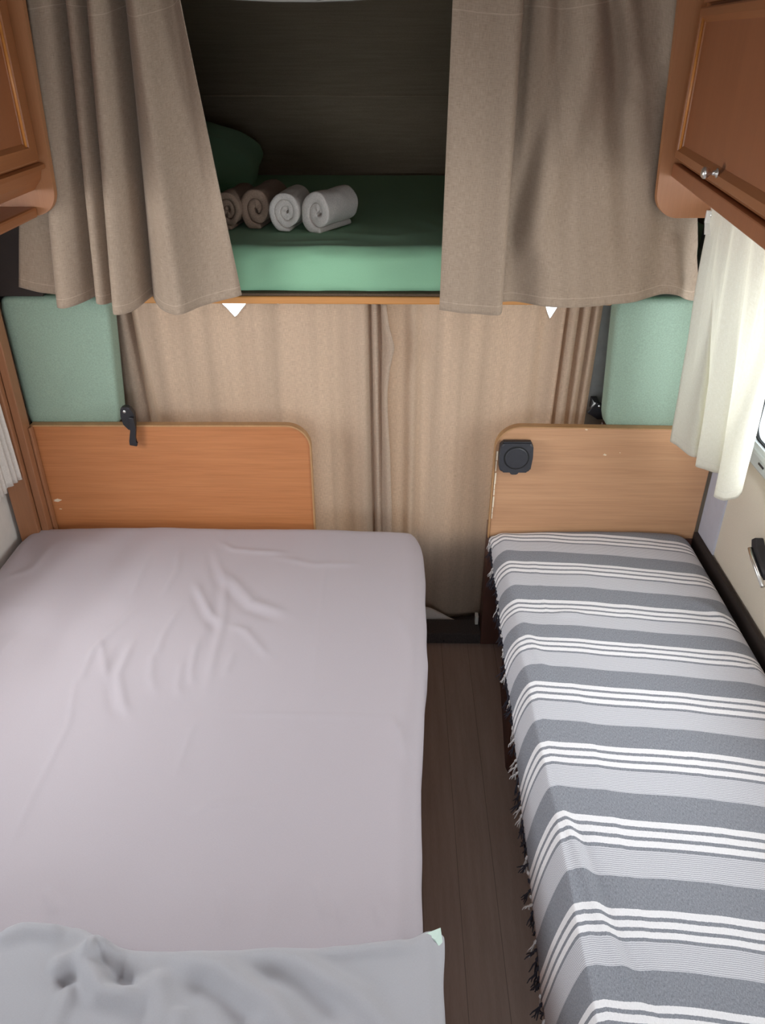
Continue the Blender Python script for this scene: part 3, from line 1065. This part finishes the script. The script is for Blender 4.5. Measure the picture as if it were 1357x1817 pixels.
# left curtain
cols = [
    # x top, x bottom, forward top, forward bottom, z bottom
    (-0.805, -0.976, -0.030, -0.030, 1.199),
    (-0.795, -0.920, -0.030, -0.022, 1.189),
    (-0.785, -0.863, -0.038, -0.032, 1.177),
    (-0.784, -0.854, -0.020, -0.010, 1.174),
    (-0.780, -0.849, 0.022, 0.034, 1.172),
    (-0.765, -0.825, 0.034, 0.040, 1.172),
    (-0.730, -0.792, 0.018, 0.014, 1.178),
    (-0.703, -0.762, -0.026, -0.030, 1.186),
    (-0.688, -0.744, -0.040, -0.042, 1.189),
    (-0.694, -0.755, 0.004, 0.004, 1.185),
    (-0.688, -0.750, 0.026, 0.028, 1.180),
    (-0.671, -0.733, 0.026, 0.026, 1.177),
    (-0.651, -0.712, -0.010, -0.006, 1.177),
    (-0.634, -0.697, -0.038, -0.034, 1.180),
    (-0.645, -0.713, 0.006, 0.006, 1.166),
    (-0.639, -0.706, 0.036, 0.042, 1.160),
    (-0.626, -0.688, 0.046, 0.050, 1.160),
    (-0.611, -0.661, 0.032, 0.032, 1.163),
    (-0.594, -0.635, -0.020, -0.016, 1.177),
    (-0.574, -0.617, -0.046, -0.046, 1.186),
    (-0.580, -0.624, -0.026, -0.022, 1.181),
    (-0.572, -0.593, 0.012, 0.022, 1.166),
    (-0.557, -0.557, 0.036, 0.042, 1.158),
    (-0.542, -0.531, 0.034, 0.044, 1.160),
    (-0.517, -0.492, 0.004, 0.018, 1.169),
    (-0.490, -0.438, -0.016, 0.004, 1.180),
    (-0.472, -0.403, 0.008, 0.004, 1.189),
    (-0.466, -0.391, 0.020, -0.002, 1.192),
]
cols = [(a, b, c * (1.35 if a > -.76 or c < 0 else .7), d * 1.3, e) for a, b, c, d, e in cols]
P, UV = curtain_grid(cols, 1.90, 1.998, 70, 8, .005, 3.3, 1.0)
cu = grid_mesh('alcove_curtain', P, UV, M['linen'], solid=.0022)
tag(cu, 'beige linen curtain gathered in deep folds left of the alcove opening', 'curtain')

# right curtains: a flat leading strip and a wide panel
cols = [
    (.116, .112, .040, .034, 1.170),
    (.130, .130, .046, .040, 1.169),
    (.165, .168, .042, .044, 1.165),
    (.205, .205, .040, .040, 1.162),
    (.240, .240, .050, .044, 1.160),
    (.256, .258, .046, .050, 1.162),
    (.262, .266, .030, .036, 1.164),
]
P, UV = curtain_grid(cols, 1.90, 1.985, 60, 8, .003, 9.1)
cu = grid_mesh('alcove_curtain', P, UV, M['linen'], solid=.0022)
tag(cu, 'narrow flat beige linen curtain strip along the right edge of the alcove opening', 'curtain')

cols = [
    (.235, .235, -.030, -.020, 1.180),
    (.275, .272, -.030, -.012, 1.178),
    (.290, .310, .012, -.016, 1.177),
    (.312, .372, .018, .010, 1.174),
    (.332, .432, -.010, .018, 1.172),
    (.360, .490, .012, .014, 1.174),
    (.400, .545, .020, .012, 1.180),
    (.430, .595, -.016, .010, 1.186),
    (.462, .635, .014, .008, 1.196),
    (.500, .668, -.010, .012, 1.206),
    (.535, .700, -.014, .018, 1.206),
    (.560, .728, .006, .010, 1.192),
    (.582, .752, .010, .000, 1.186),
    (.600, .768, .000, -.012, 1.196),
]
P, UV = curtain_grid(cols, 1.90, 1.985, 80, 9, .007, 14.2)
# soft slanting creases
A, Bz = P[:, :, 0], P[:, :, 2]
P[:, :, 1] -= ridges(A, Bz, [([(.345, 1.80), (.33, 1.62), (.285, 1.36), (.28, 1.22)], .022, -.016), ([(.43, 1.84), (.40, 1.62), (.345, 1.40), (.32, 1.24)], .035, .020),
                             ([(.47, 1.82), (.50, 1.70), (.53, 1.62)], .022, -.014), ([(.54, 1.75), (.60, 1.45), (.62, 1.27)], .03, .010),
                             ([(.66, 1.36), (.69, 1.26), (.72, 1.20)], .022, .012), ([(.28, 1.30), (.38, 1.24), (.50, 1.22)], .03, -.006), ([(.74, 1.32), (.745, 1.21)], .018, -.010)])
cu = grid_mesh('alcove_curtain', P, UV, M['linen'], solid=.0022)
tag(cu, 'wide beige linen curtain hanging between the narrow strip and the right cabinet', 'curtain')

# ---- cab curtains below the alcove
rail = thing('curtain_rail', 'thin white curtain rod above the cab curtains', 'rail', (-.1, 2.225, 1.128))
bm = bmesh.new()
add_tube(bm, [(-.84, 2.232, 1.136), (.66, 2.232, 1.136)], .004, 10)
from_bm('rod', bm, M['white_plastic'], rail)
for x in (-.838, .655):
    box('bracket', x - .006, x + .006, 2.224, 2.2445, 1.130, 1.1415, M['white_plastic'], rail, bevel=.002)


def scallop(notches, base=1.126):
    def f(x):
        z = base + .0025 * np.sin(x * 60) + .0015 * np.sin(x * 143)
        for c, wd, dp in notches:
            z = z - dp * np.clip(1 - abs(x - c) / wd, 0, 1) ** .8
        return z
    return f


cols = [
    (-.800, -.835, .000, .000, .05), (-.780, -.800, .014, .020, .05), (-.762, -.770, .020, .012, .05), (-.748, -.735, -.014, -.004, .05),
    (-.735, -.715, .018, -.034, .05), (-.722, -.698, .030, -.030, .05), (-.705, -.680, .018, .022, .05), (-.670, -.650, .006, .020, .05),
    (-.600, -.590, .010, .004, .05), (-.530, -.525, .002, .008, .05), (-.460, -.455, -.004, .002, .05),
    (-.390, -.390, .006, .008, .05), (-.310, -.315, .000, -.002, .05), (-.235, -.240, .008, .008, .05),
    (-.165, -.165, .000, -.004, .05), (-.115, -.115, .010, .012, .05), (-.085, -.080, .012, .014, .05),
    (-.070, -.058, -.012, -.010, .05), (-.055, -.045, .016, .008, .05), (-.040, -.030, -.006, .010, .05), (-.026, -.012, .026, .026, .05), (-.012, .000, .030, .026, .05),
]
P, UV = curtain_grid(cols, scallop([(-.452, .042, .046), (-.567, .02, .020), (-.33, .012, .012)]), 2.185, 80, 10, .003, 23.1)
P[:, :, 1] -= ridges(P[:, :, 0], P[:, :, 2], [([(x, 1.1), (x + .004, .1)], .004, -.0022) for x in (-.44, -.352, -.20)])
# the free edge waves
zz = P[:, :, 2]
wv = np.interp(zz, [.05, .30, .464, .666, .797, .869, .939, 1.006, 1.064, 1.112], [0, 0, .0, -.004, -.010, -.010, -.002, .012, -.004, -.010])
nr_, nc_ = P.shape[:2]
fade = np.clip((np.arange(nc_) - (nc_ - 22)) / 20, 0, 1)[None, :]
P[:, :, 0] += wv * fade
P[:, :, 1] -= .014 * np.exp(-((zz - 1.0) / .05) ** 2) * fade
cu = grid_mesh('cab_curtain', P, UV, M['linen_lit'], solid=.0022)
tag(cu, 'left of the two beige linen curtains closing off the cab, its free edge wavy', 'curtain')

cols = [
    (-.085, -.085, -.022, -.020, .02), (-.050, -.050, -.024, -.022, .02), (-.020, -.020, -.016, -.016, .02), (.005, .010, -.012, -.010, .02), (.030, .035, -.008, -.010, .02), (.055, .060, .004, .008, .02), (.085, .085, -.008, -.016, .02),
    (.125, .125, .002, .010, .012), (.190, .195, .006, .014, .008), (.260, .262, .004, .002, .006), (.330, .320, .000, .000, .02),
    (.395, .380, .004, .008, .05), (.430, .415, -.006, .002, .05), (.462, .445, .008, .010, .05),
    (.478, .462, .014, .016, .05), (.486, .474, -.030, -.020, .05), (.496, .484, .022, .020, .05), (.512, .500, .024, .016, .05), (.520, .516, -.012, .002, .05),
    (.532, .530, .022, .014, .05), (.546, .538, .020, -.012, .05), (.552, .545, -.010, .012, .05), (.566, .556, .016, .012, .05), (.582, .566, .006, .002, .05),
]
P, UV = curtain_grid(cols, scallop([(.441, .022, .058), (.521, .008, .012), (.25, .02, .006)]), 2.200, 80, 10, .003, 29.7)
P[:, :, 1] -= ridges(P[:, :, 0], P[:, :, 2], [([(x, 1.1), (x + .002, .1)], .004, -.0022) for x in (.112, .2, .33)])
# turned-up hem showing the lining
cu = grid_mesh('cab_curtain', P, UV, M['linen_lit'], solid=.0022)
tag(cu, 'right of the two beige linen curtains closing off the cab, pleated at its right edge', 'curtain')
fl_pts = [(.10, .085), (.13, .078), (.16, .058), (.19, .036), (.22, .020), (.25, .012), (.275, .012)]
C1 = catmull(fl_pts, 6)
C2 = catmull([(.09, .028), (.12, .016), (.15, .010), (.19, .006), (.22, .006), (.25, .008), (.278, .010)], 6)
nrow = 8
Pf = np.zeros((nrow, len(C1), 3)); Uf = np.zeros((nrow, len(C1), 2))
for i in range(nrow):
    t = i / (nrow - 1)
    q = C1 * (1 - t) + C2 * t
    Pf[i, :, 0] = q[:, 0]; Pf[i, :, 2] = q[:, 1]
    Pf[i, :, 1] = 2.150 + .012 * math.sin(t * math.pi) * -1 + .004 * np.sin(q[:, 0] * 40)
    Uf[i] = q
fp = grid_mesh('hem_flap', Pf, Uf, M['lining'], cu, solid=.0022)
fp['label'] = 'pale turned-up lining of the hem'

# threshold step to the cab
th = thing('threshold_strip', 'dark carpeted threshold step at the far end of the aisle', 'threshold', (.2, 2.09, 0))
box('step', .04, .298, 2.052, 2.13, 0.0, .043, M['threshold'], th, bevel=.004)
bm = bmesh.new()
add_lathe(bm, [(.0035, 0), (.0035, .0015), (.001, .002)], (.174, 2.0525, .012), (0, -1, 0), 10)
from_bm('screw', bm, M['black_gap'], th)
br = box('catch_plate', .281, .292, 2.10, 2.125, .0432, .078, M['white_plastic'], th, bevel=.002)

# ---- overhead cabinets


def frame_ring(bm, o0, o1, i0, i1, face, depth_axis, sgn, d):
    pass


def door_parts(root, x_face, out, y_far, y_near, z0, z1, fw, knob_y=None, knob_z=None, fmat='cherry', bevel_w=.008):
    """a framed door on a cabinet face; out = -1 when the face looks towards -X"""
    fx = x_face + out * .020
    outer = [(y_far, z0), (y_near, z0), (y_near, z1), (y_far, z1)]
    inner = [(y_far - fw, z0 + fw), (y_near + fw, z0 + fw), (y_near + fw, z1 - fw), (y_far - fw, z1 - fw)]
    inner2 = [(y_far - fw - bevel_w, z0 + fw + bevel_w), (y_near + fw + bevel_w, z0 + fw + bevel_w), (y_near + fw + bevel_w, z1 - fw - bevel_w), (y_far - fw - bevel_w, z1 - fw - bevel_w)]
    bm = bmesh.new()

    def loop(pts, x):
        return [bm.verts.new((x, p[0], p[1])) for p in pts]
    a = loop(outer, x_face + out * .002)
    a2 = loop(outer, fx - out * .003)
    osh = [(p[0] + (-.003 if p[0] == y_far else .003), p[1] + (.003 if p[1] == z0 else -.003)) for p in outer]
    b = loop(osh, fx)
    c = loop(inner, fx)
    d = loop(inner2, fx - out * .010)
    e = loop(inner2, x_face + out * .002)
    for A, B in ((a, a2), (a2, b), (b, c), (c, d), (d, e), (e, a)):
        for i in range(4):
            j = (i + 1) % 4
            bm.faces.new((A[i], A[j], B[j], B[i]))
    dr = from_bm('door', bm, M[fmat], root)
    p0 = min(x_face + out * .002, x_face + out * .0095)
    p1 = max(x_face + out * .002, x_face + out * .0095)
    box('door_panel', p0, p1, y_near + fw + .002, y_far - fw - .002, z0 + fw + .002, z1 - fw - .002, M['cherry_panel'], dr)
    # bright bead on the inside of the frame
    bm = bmesh.new()
    fx2 = fx - out * .0055
    for pts in (((y_far - fw - bevel_w * .5, z0 + fw * .9), (y_far - fw - bevel_w * .5, z1 - fw * .9)),):
        add_tube(bm, [(fx2, p[0], p[1]) for p in pts], .0035, 8)
    from_bm('bead', bm, M['cherry_bead'], dr, True)
    if knob_y is not None:
        bm = bmesh.new()
        add_lathe(bm, [(.0085, 0), (.0085, .002), (.0045, .004), (.0038, .010), (.0042, .013), (.0085, .017), (.0102, .0205), (.0100, .024), (.0075, .027), (.002, .0285)], (fx, knob_y, knob_z), (out, 0, 0), 24)
        from_bm('knob', bm, M['chrome'], dr, True)['label'] = 'round brushed metal knob'
    return dr


# left cabinet, its face looking to the aisle
lc = thing('overhead_cabinet', 'overhead cherry wood cabinet on the left wall with a shelf lip below its door', 'cabinet', (-.97, 1.2, 1.39))
box('body', XL + .002, -.809, .2, 1.929, 1.50, 1.97, M['cherry'], lc, bevel=.002)
ep = round_poly([(XL + .002, 1.395), (-.793, 1.395), (-.776, 1.83), (-.770, 1.97), (XL + .002, 1.97)], [0, .055, 0, 0, 0], 10)
prism('end_panel', ep, 'Y', 1.93, 1.948, M['cherry_end'], lc, bevel=.003)
door_parts(lc, -.809, 1, 1.872, .98, 1.520, 1.86, .030)
door_parts(lc, -.809, 1, .97, .25, 1.520, 1.86, .030)
prism('pelmet', [(-.835, 1.499), (-.797, 1.499), (-.797, 1.508), (-.804, 1.512), (-.835, 1.514)], 'Y', .2, 1.922, M['cherry'], lc)
prism('fascia', [(-.86, 1.452), (-.835, 1.452), (-.815, 1.475), (-.808, 1.498), (-.86, 1.498)], 'Y', .2, 1.928, M['cherry'], lc)
box('shelf', XL + .002, -.838, .2, 1.928, 1.392, 1.416, M['cherry'], lc, bevel=.006)

# right cabinet, its face set slightly askew to the wall
rc = thing('overhead_cabinet', 'overhead cherry wood cabinet on the right wall with a round metal knob', 'cabinet', (.633, 1.929, 1.39))
rc.rotation_euler = (0, 0, R(-6.3))
bpy.context.view_layer.update()


def rc_child(o):
    # geometry was built in the cabinet's own axes around its far corner
    o.matrix_parent_inverse = Matrix.Identity(4)
    return o


def rbox(name, *a, **k):
    return rc_child(box(name, *a, **k))


L_ = 1.30
ta = math.tan(R(6.3))
# body plan follows the wall at the back
pts = [(.002, -.001), (.305 * math.cos(R(6.3)), -.001 + .0), (.30 + -L_ * -ta * 1.0, -L_), (.002, -L_)]
pts = [(.002, -.001), (.298, -.001 - .034), (.298 + L_ * ta * .97, -L_), (.002, -L_)]
rc_child(prism('body', pts, 'Z', 1.515 - 1.39, 1.97 - 1.39, M['cherry'], rc))
dr = door_parts(rc, .002, -1, -.042, -.95, 1.528 - 1.39, 1.806 - 1.39,   .016, -.425, 1.548 - 1.39, bevel_w=.010)
rc_child(dr)
for c in dr.children:
    c.matrix_parent_inverse = Matrix.Identity(4)
rbox('top_rail', -.012, .002, -L_, -.03, 1.813 - 1.39, 1.97 - 1.39, M['cherry'], rc, bevel=.002)
rbox('light_rail', -.010, .012, -L_, -.004, 1.484 - 1.39, 1.513 - 1.39, M['cherry_panel'], rc, bevel=.003)
rbox('underside', .012, .27, -L_, -.035, 1.500 - 1.39, 1.514 - 1.39, M['cherry'], rc)
ep = round_poly([(.602, 1.394), (XR - .004, 1.394), (XR - .004, 1.97), (.560, 1.97), (.578, 1.82)], [.055, 0, 0, 0, 0], 10)
ep = [(x - .633, z - 1.39) for x, z in ep]
bm = bmesh.new()
add_prism(bm, ep, 'Y', .001, .019, .003)
bm.transform(Matrix.Rotation(R(6.3), 4, 'Z'))
rc_child(from_bm('end_panel', bm, M['cherry_end'], rc))

# small pale bracket that carries the rod of the cream curtain
bk = thing('curtain_bracket', 'small pale plastic curtain bracket under the right cabinet end', 'bracket', (.728, 1.925, 1.39))
box('plate', .718, .740, 1.920, 1.929, 1.384, 1.413, M['white_plastic'], bk, bevel=.002)
prism('hook', [(1.929, 1.384), (1.921, 1.384), (1.912, 1.362), (1.917, 1.360)], 'X', .720, .738, M['white_plastic'], bk)
bm = bmesh.new()
add_lathe(bm, [(.004, 0), (.0035, .0015), (.001, .002)], (.729, 1.920, 1.402), (0, -1, 0), 12)
from_bm('screw', bm, M['chrome'], bk)

# ---- cream curtain at the right window
top = catmull([(.728, 1.925), (.740, 1.885), (.728, 1.855), (.744, 1.82), (.730, 1.78), (.746, 1.74), (.735, 1.69), (.752, 1.64), (.742, 1.58), (.756, 1.52)], 10)
bot = catmull([(.762, 1.968), (.778, 1.918), (.797, 1.874), (.835, 1.890), (.806, 1.858), (.796, 1.846), (.815, 1.830), (.838, 1.812), (.865, 1.800), (.812, 1.722), (.797, 1.706), (.815, 1.690), (.842, 1.686), (.868, 1.722)], 10)
top = np.stack([np.interp(np.linspace(0, 1, len(bot)), np.linspace(0, 1, len(top)), top[:, k]) for k in (0, 1)], -1)
zb = np.interp(np.linspace(0, 1, len(bot)), [0, .15, .23, .31, .38, .54, .62, .77, .85, 1], [.802, .802, .800, .79, .788, .788, .79, .778, .776, .80])
rows = 60
P = np.zeros((rows, len(top), 3)); UV = np.zeros((rows, len(top), 2))
for i in range(rows):
    t = i / (rows - 1)
    tt_ = t ** 1.15
    P[i, :, :2] = top * (1 - tt_) + bot * tt_
    P[i, :, 2] = 1.432 * (1 - t) + zb * t
    for j in range(len(top)):
        k = .006 * fnoise(j * .08, t * 1.8, 61) + .0012 * fnoise(j * .3, t * 5, 63)
        P[i, j, 0] += k
        P[i, j, 1] -= k * .4
u = np.concatenate([[0], np.cumsum(np.hypot(np.diff(bot[:, 0]), np.diff(bot[:, 1])))])
UV[:, :, 0] = u[None]
UV[:, :, 1] = P[:, :, 2] - zb[None]
cu = grid_mesh('window_curtain', P, UV, M['cream'], solid=.002)
tag(cu, 'cream cotton curtain bunched in folds at the right window', 'curtain')

# ---- ribbed cream curtain at the left window
ys = np.linspace(1.58, 1.980, 260)
rib = .0055 * np.sin(ys * 2 * math.pi / .021)
rows = 40
P = np.zeros((rows, 260, 3)); UV = np.zeros((rows, 260, 2))
zb = np.where(ys > 1.925, .660, .648) + .003 * np.sin(ys * 30)
for i in range(rows):
    t = i / (rows - 1)
    P[i, :, 0] = -1.088 + rib + .010 * np.sin(ys * 19) + np.where(ys > 1.925, .010, 0) * t
    P[i, :, 1] = ys - .012 * (1 - t) * np.clip((ys - 1.8) / .18, 0, 1)
    P[i, :, 2] = 1.385 * (1 - t) + zb * t
    UV[i, :, 0] = ys; UV[i, :, 1] = P[i, :, 2] - zb
cu = grid_mesh('window_curtain', P, UV, M['ribbed'], solid=.002)
tag(cu, 'finely ribbed cream curtain beside the brown pillar at the left window', 'curtain')

# ================================================================== SMALL OBJECTS
# ---- black socket on the right headboard
so = thing('wall_socket', 'black square wall socket with a round lid on the right headboard corner', 'socket', (.352, 2.05, .72))
sq = round_poly([(.308, .672), (.396, .672), (.4005, .720), (.398, .765), (.306, .765), (.3035, .720)], [.012, .012, .06, .012, .012, .06], 6)
prism('housing', sq, 'Y', 2.022, 2.0495, M['charcoal'], so, bevel=.006)
bm = bmesh.new()
add_lathe(bm, [(.0365, 0), (.0365, .0010), (.034, .0012)], (.353, 2.0222, .7195), (0, -1, 0), 40)
from_bm('lid_groove', bm, M['black_gap'], so)
bm = bmesh.new()
add_lathe(bm, [(.033, 0), (.033, .0025), (.031, .0038), (.012, .0042), (.002, .0043)], (.353, 2.0215, .7195), (0, -1, 0), 40)
from_bm('lid', bm, M['charcoal'], so, False)
prism('tab', round_poly([(.336, .673), (.342, .663), (.360, .663), (.366, .673)], [0, .006, .006, 0], 5), 'Y', 2.026, 2.044, M['charcoal'], so, bevel=.001)
box('hinge_bar', .312, .392, 2.024, 2.040, .764, .770, M['black'], so, bevel=.002)

# ---- black latch hook by the left cushion
lh = thing('latch_hook', 'black hook shaped latch between the left cushion and the cab curtain', 'latch', (-.75, 2.06, .83))
q = round_poly([(-.768, .866), (-.744, .866), (-.733, .845), (-.736, .803), (-.752, .792), (-.768, .812), (-.772, .838)], [.008, .008, .01, .008, .006, .008, .008], 5)
prism('plate', q, 'Y', 2.030, 2.0468, M['black'], lh, bevel=.003)
q = round_poly([(-.747, .838), (-.733, .838), (-.731, .805), (-.737, .772), (-.739, .760), (-.734, .760), (-.737, .748), (-.758, .752), (-.756, .766), (-.748, .798)], [.004, .006, .01, 0, .001, .001, .002, .003, .003, .006], 4)
prism('arm', q, 'Y', 2.020, 2.030, M['black'], lh, bevel=.002)
bm = bmesh.new()
add_lathe(bm, [(.0045, 0), (.004, .002), (.001, .0028)], (-.758, 2.030, .853), (0, -1, 0), 14)
from_bm('screw', bm, M['chrome'], lh)['label'] = 'small grey screw'

lh = thing('latch_hook', 'black triangular latch beside the right cushion', 'latch', (.59, 2.16, .83))
q = round_poly([(.572, .800), (.596, .832), (.616, .828), (.624, .778), (.606, .780)], [.004, .006, .005, .004, .005], 4)
prism('plate', q, 'Y', 2.160, 2.172, M['black'], lh, bevel=.003)
box('mount', .598, .616, 2.172, 2.244, .786, .820, M['black'], lh, bevel=.002)
bm = bmesh.new()
add_lathe(bm, [(.0045, 0), (.004, .002), (.001, .003)], (.606, 2.160, .822), (0, -1, 0), 14)
from_bm('screw', bm, M['chrome'], lh)['label'] = 'small grey screw'

# ---- latch on the right wall
wl = thing('wall_catch', 'small black and chrome catch on the beige right wall', 'latch', (.935, 1.66, .64))
prism('base', round_poly([(1.706, .652), (1.690, .668), (1.672, .655), (1.60, .628), (1.60, .600), (1.69, .630)], [.004, .006, .004, 0, 0, .004], 4), 'X', .918, .939, M['black'], wl, bevel=.002)
bm = bmesh.new()
add_tube(bm, [(.914, 1.692, .634), (.912, 1.66, .622), (.912, 1.58, .595)], .006, 10)
from_bm('lever', bm, M['chrome'], wl, True)['label'] = 'chrome lever'

# ---- pillow in the alcove
nx, ny = 50, 40
bm = bmesh.new()
gv = {}
for side in (1, -1):
    for i in range(nx + 1):
        for j in range(ny + 1):
            u, t = i / nx * 2 - 1, j / ny * 2 - 1
            if side == -1 and (i in (0, nx) or j in (0, ny)):
                gv[side, i, j] = gv[1, i, j]
                continue
            k = (max(0, 1 - abs(u) ** 2.6) * max(0, 1 - abs(t) ** 2.6)) ** .55
            pin = 1 - .03 * (1 - abs(t)) * abs(u) ** 3
            pin2 = 1 - .03 * (1 - abs(u)) * abs(t) ** 3
            hgt = side * .10 * k + .006 * fnoise(u * 4, t * 4, side * 3.3) * k
            cr_ = 1 - .14 * (abs(u * t)) ** 5
            gv[side, i, j] = bm.verts.new((u * .33 * pin * cr_, t * .23 * pin2 * cr_, hgt))
    for i in range(nx):
        for j in range(ny):
            f = [gv[side, i, j], gv[side, i + 1, j], gv[side, i + 1, j + 1], gv[side, i, j + 1]]
            if len(set(f)) == 4:
                bm.faces.new(f if side == 1 else f[::-1])
bm.transform(Matrix.Translation((-.80, 2.99, 1.412)) @ Matrix.Rotation(R(9), 4, 'Y') @ Matrix.Rotation(R(10), 4, 'X') @ Matrix.Rotation(R(4), 4, 'Z'))
uvl = bm.loops.layers.uv.new('UVMap')
for f in bm.faces:
    for l in f.loops:
        l[uvl].uv = (l.vert.co.x, l.vert.co.y)
pw = from_bm('pillow', bm, M['dark_mint'], None, True)
tag(pw, 'plump dark green pillow at the left end of the alcove bed', 'pillow')

# ---- rolled towels


def towel(label, loc, yaw, radius, length, mat, seed, turns, ecc=1.0, tail=0.0, droop=0.0):
    rng = random.Random(seed)
    n = int(turns * 34)
    pitch = (radius - .006) / turns
    th = pitch * .98
    cen = []
    for k in range(n + 1):
        a = 2 * math.pi * turns * k / n
        r = .0015 + pitch * a / (2 * math.pi)
        cen.append((a, r))
    a_end = -math.pi / 2 + .25
    off = a_end - cen[-1][0]
    NL = 22
    bm = bmesh.new()
    uvv = []
    rings = []
    for s in range(NL + 1):
        t = s / NL
        row_o, row_i = [], []
        for a, r in cen:
            aa = a + off
            # ends telescope a little from turn to turn
            tele = (1 - r / radius) * .012 * (1 if s < NL / 2 else -.6) * (abs(t - .5) * 2) ** 6
            y = t * length + tele + .004 * fnoise(a * .9, seed, t * 2)
            wob = 1 + .09 * fnoise(math.cos(aa) * 1.4, math.sin(aa) * 1.4 + seed, t * 3) + .02 * fnoise(a * 2, t * 9, seed)
            for row, rr in ((row_o, r + th / 2), (row_i, r - th / 2)):
                rr *= wob
                x = rr * math.cos(aa) * ecc
                z = rr * math.sin(aa)
                z = max(z, -radius * .93) 
                row.append(bm.verts.new((x, y, z + radius * .93 - droop * t)))
        rings.append((row_o, row_i))
    m = len(cen)
    for s in range(NL):
        o0, i0 = rings[s]
        o1, i1 = rings[s + 1]
        for k in range(m - 1):
            bm.faces.new((o0[k], o0[k + 1], o1[k + 1], o1[k]))
            bm.faces.new((i0[k + 1], i0[k], i1[k], i1[k + 1]))
        bm.faces.new((o0[-1], i0[-1], i1[-1], o1[-1]))
        bm.faces.new((i0[0], o0[0], o1[0], i1[0]))
    for (oo, ii), fl_ in ((rings[0], 1), (rings[-1], -1)):
        for k in range(m - 1):
            q = (oo[k], ii[k], ii[k + 1], oo[k + 1])
            bm.faces.new(q if fl_ == 1 else q[::-1])
    bm.transform(Matrix.Translation(loc) @ Matrix.Rotation(yaw, 4, 'Z'))
    o = from_bm('rolled_towel', bm, M[mat], None, True)
    md = o.modifiers.new('soft', 'SUBSURF')
    md.levels = md.render_levels = 1
    return tag(o, label, 'towel', 'rolled towels on the alcove bed')


TZ = 1.290
towel('brown rolled towel half hidden by the left curtain', (-.470, 2.300, TZ), R(-8), .054, .19, 'brown_terry', 1, 2.6, .86)
towel('brown rolled towel between the other brown roll and the white ones', (-.392, 2.312, TZ), R(-10), .058, .21, 'brown_terry', 2, 2.0, .80)
towel('white rolled towel next to the brown ones, spiral end showing', (-.305, 2.280, TZ), R(-10), .056, .15, 'white_terry', 3, 2.7, .84)
towel('white rolled towel at the right end of the row, turned sideways', (-.219, 2.258, TZ), R(-30), .058, .165, 'white_terry', 4, 1.8, .86)
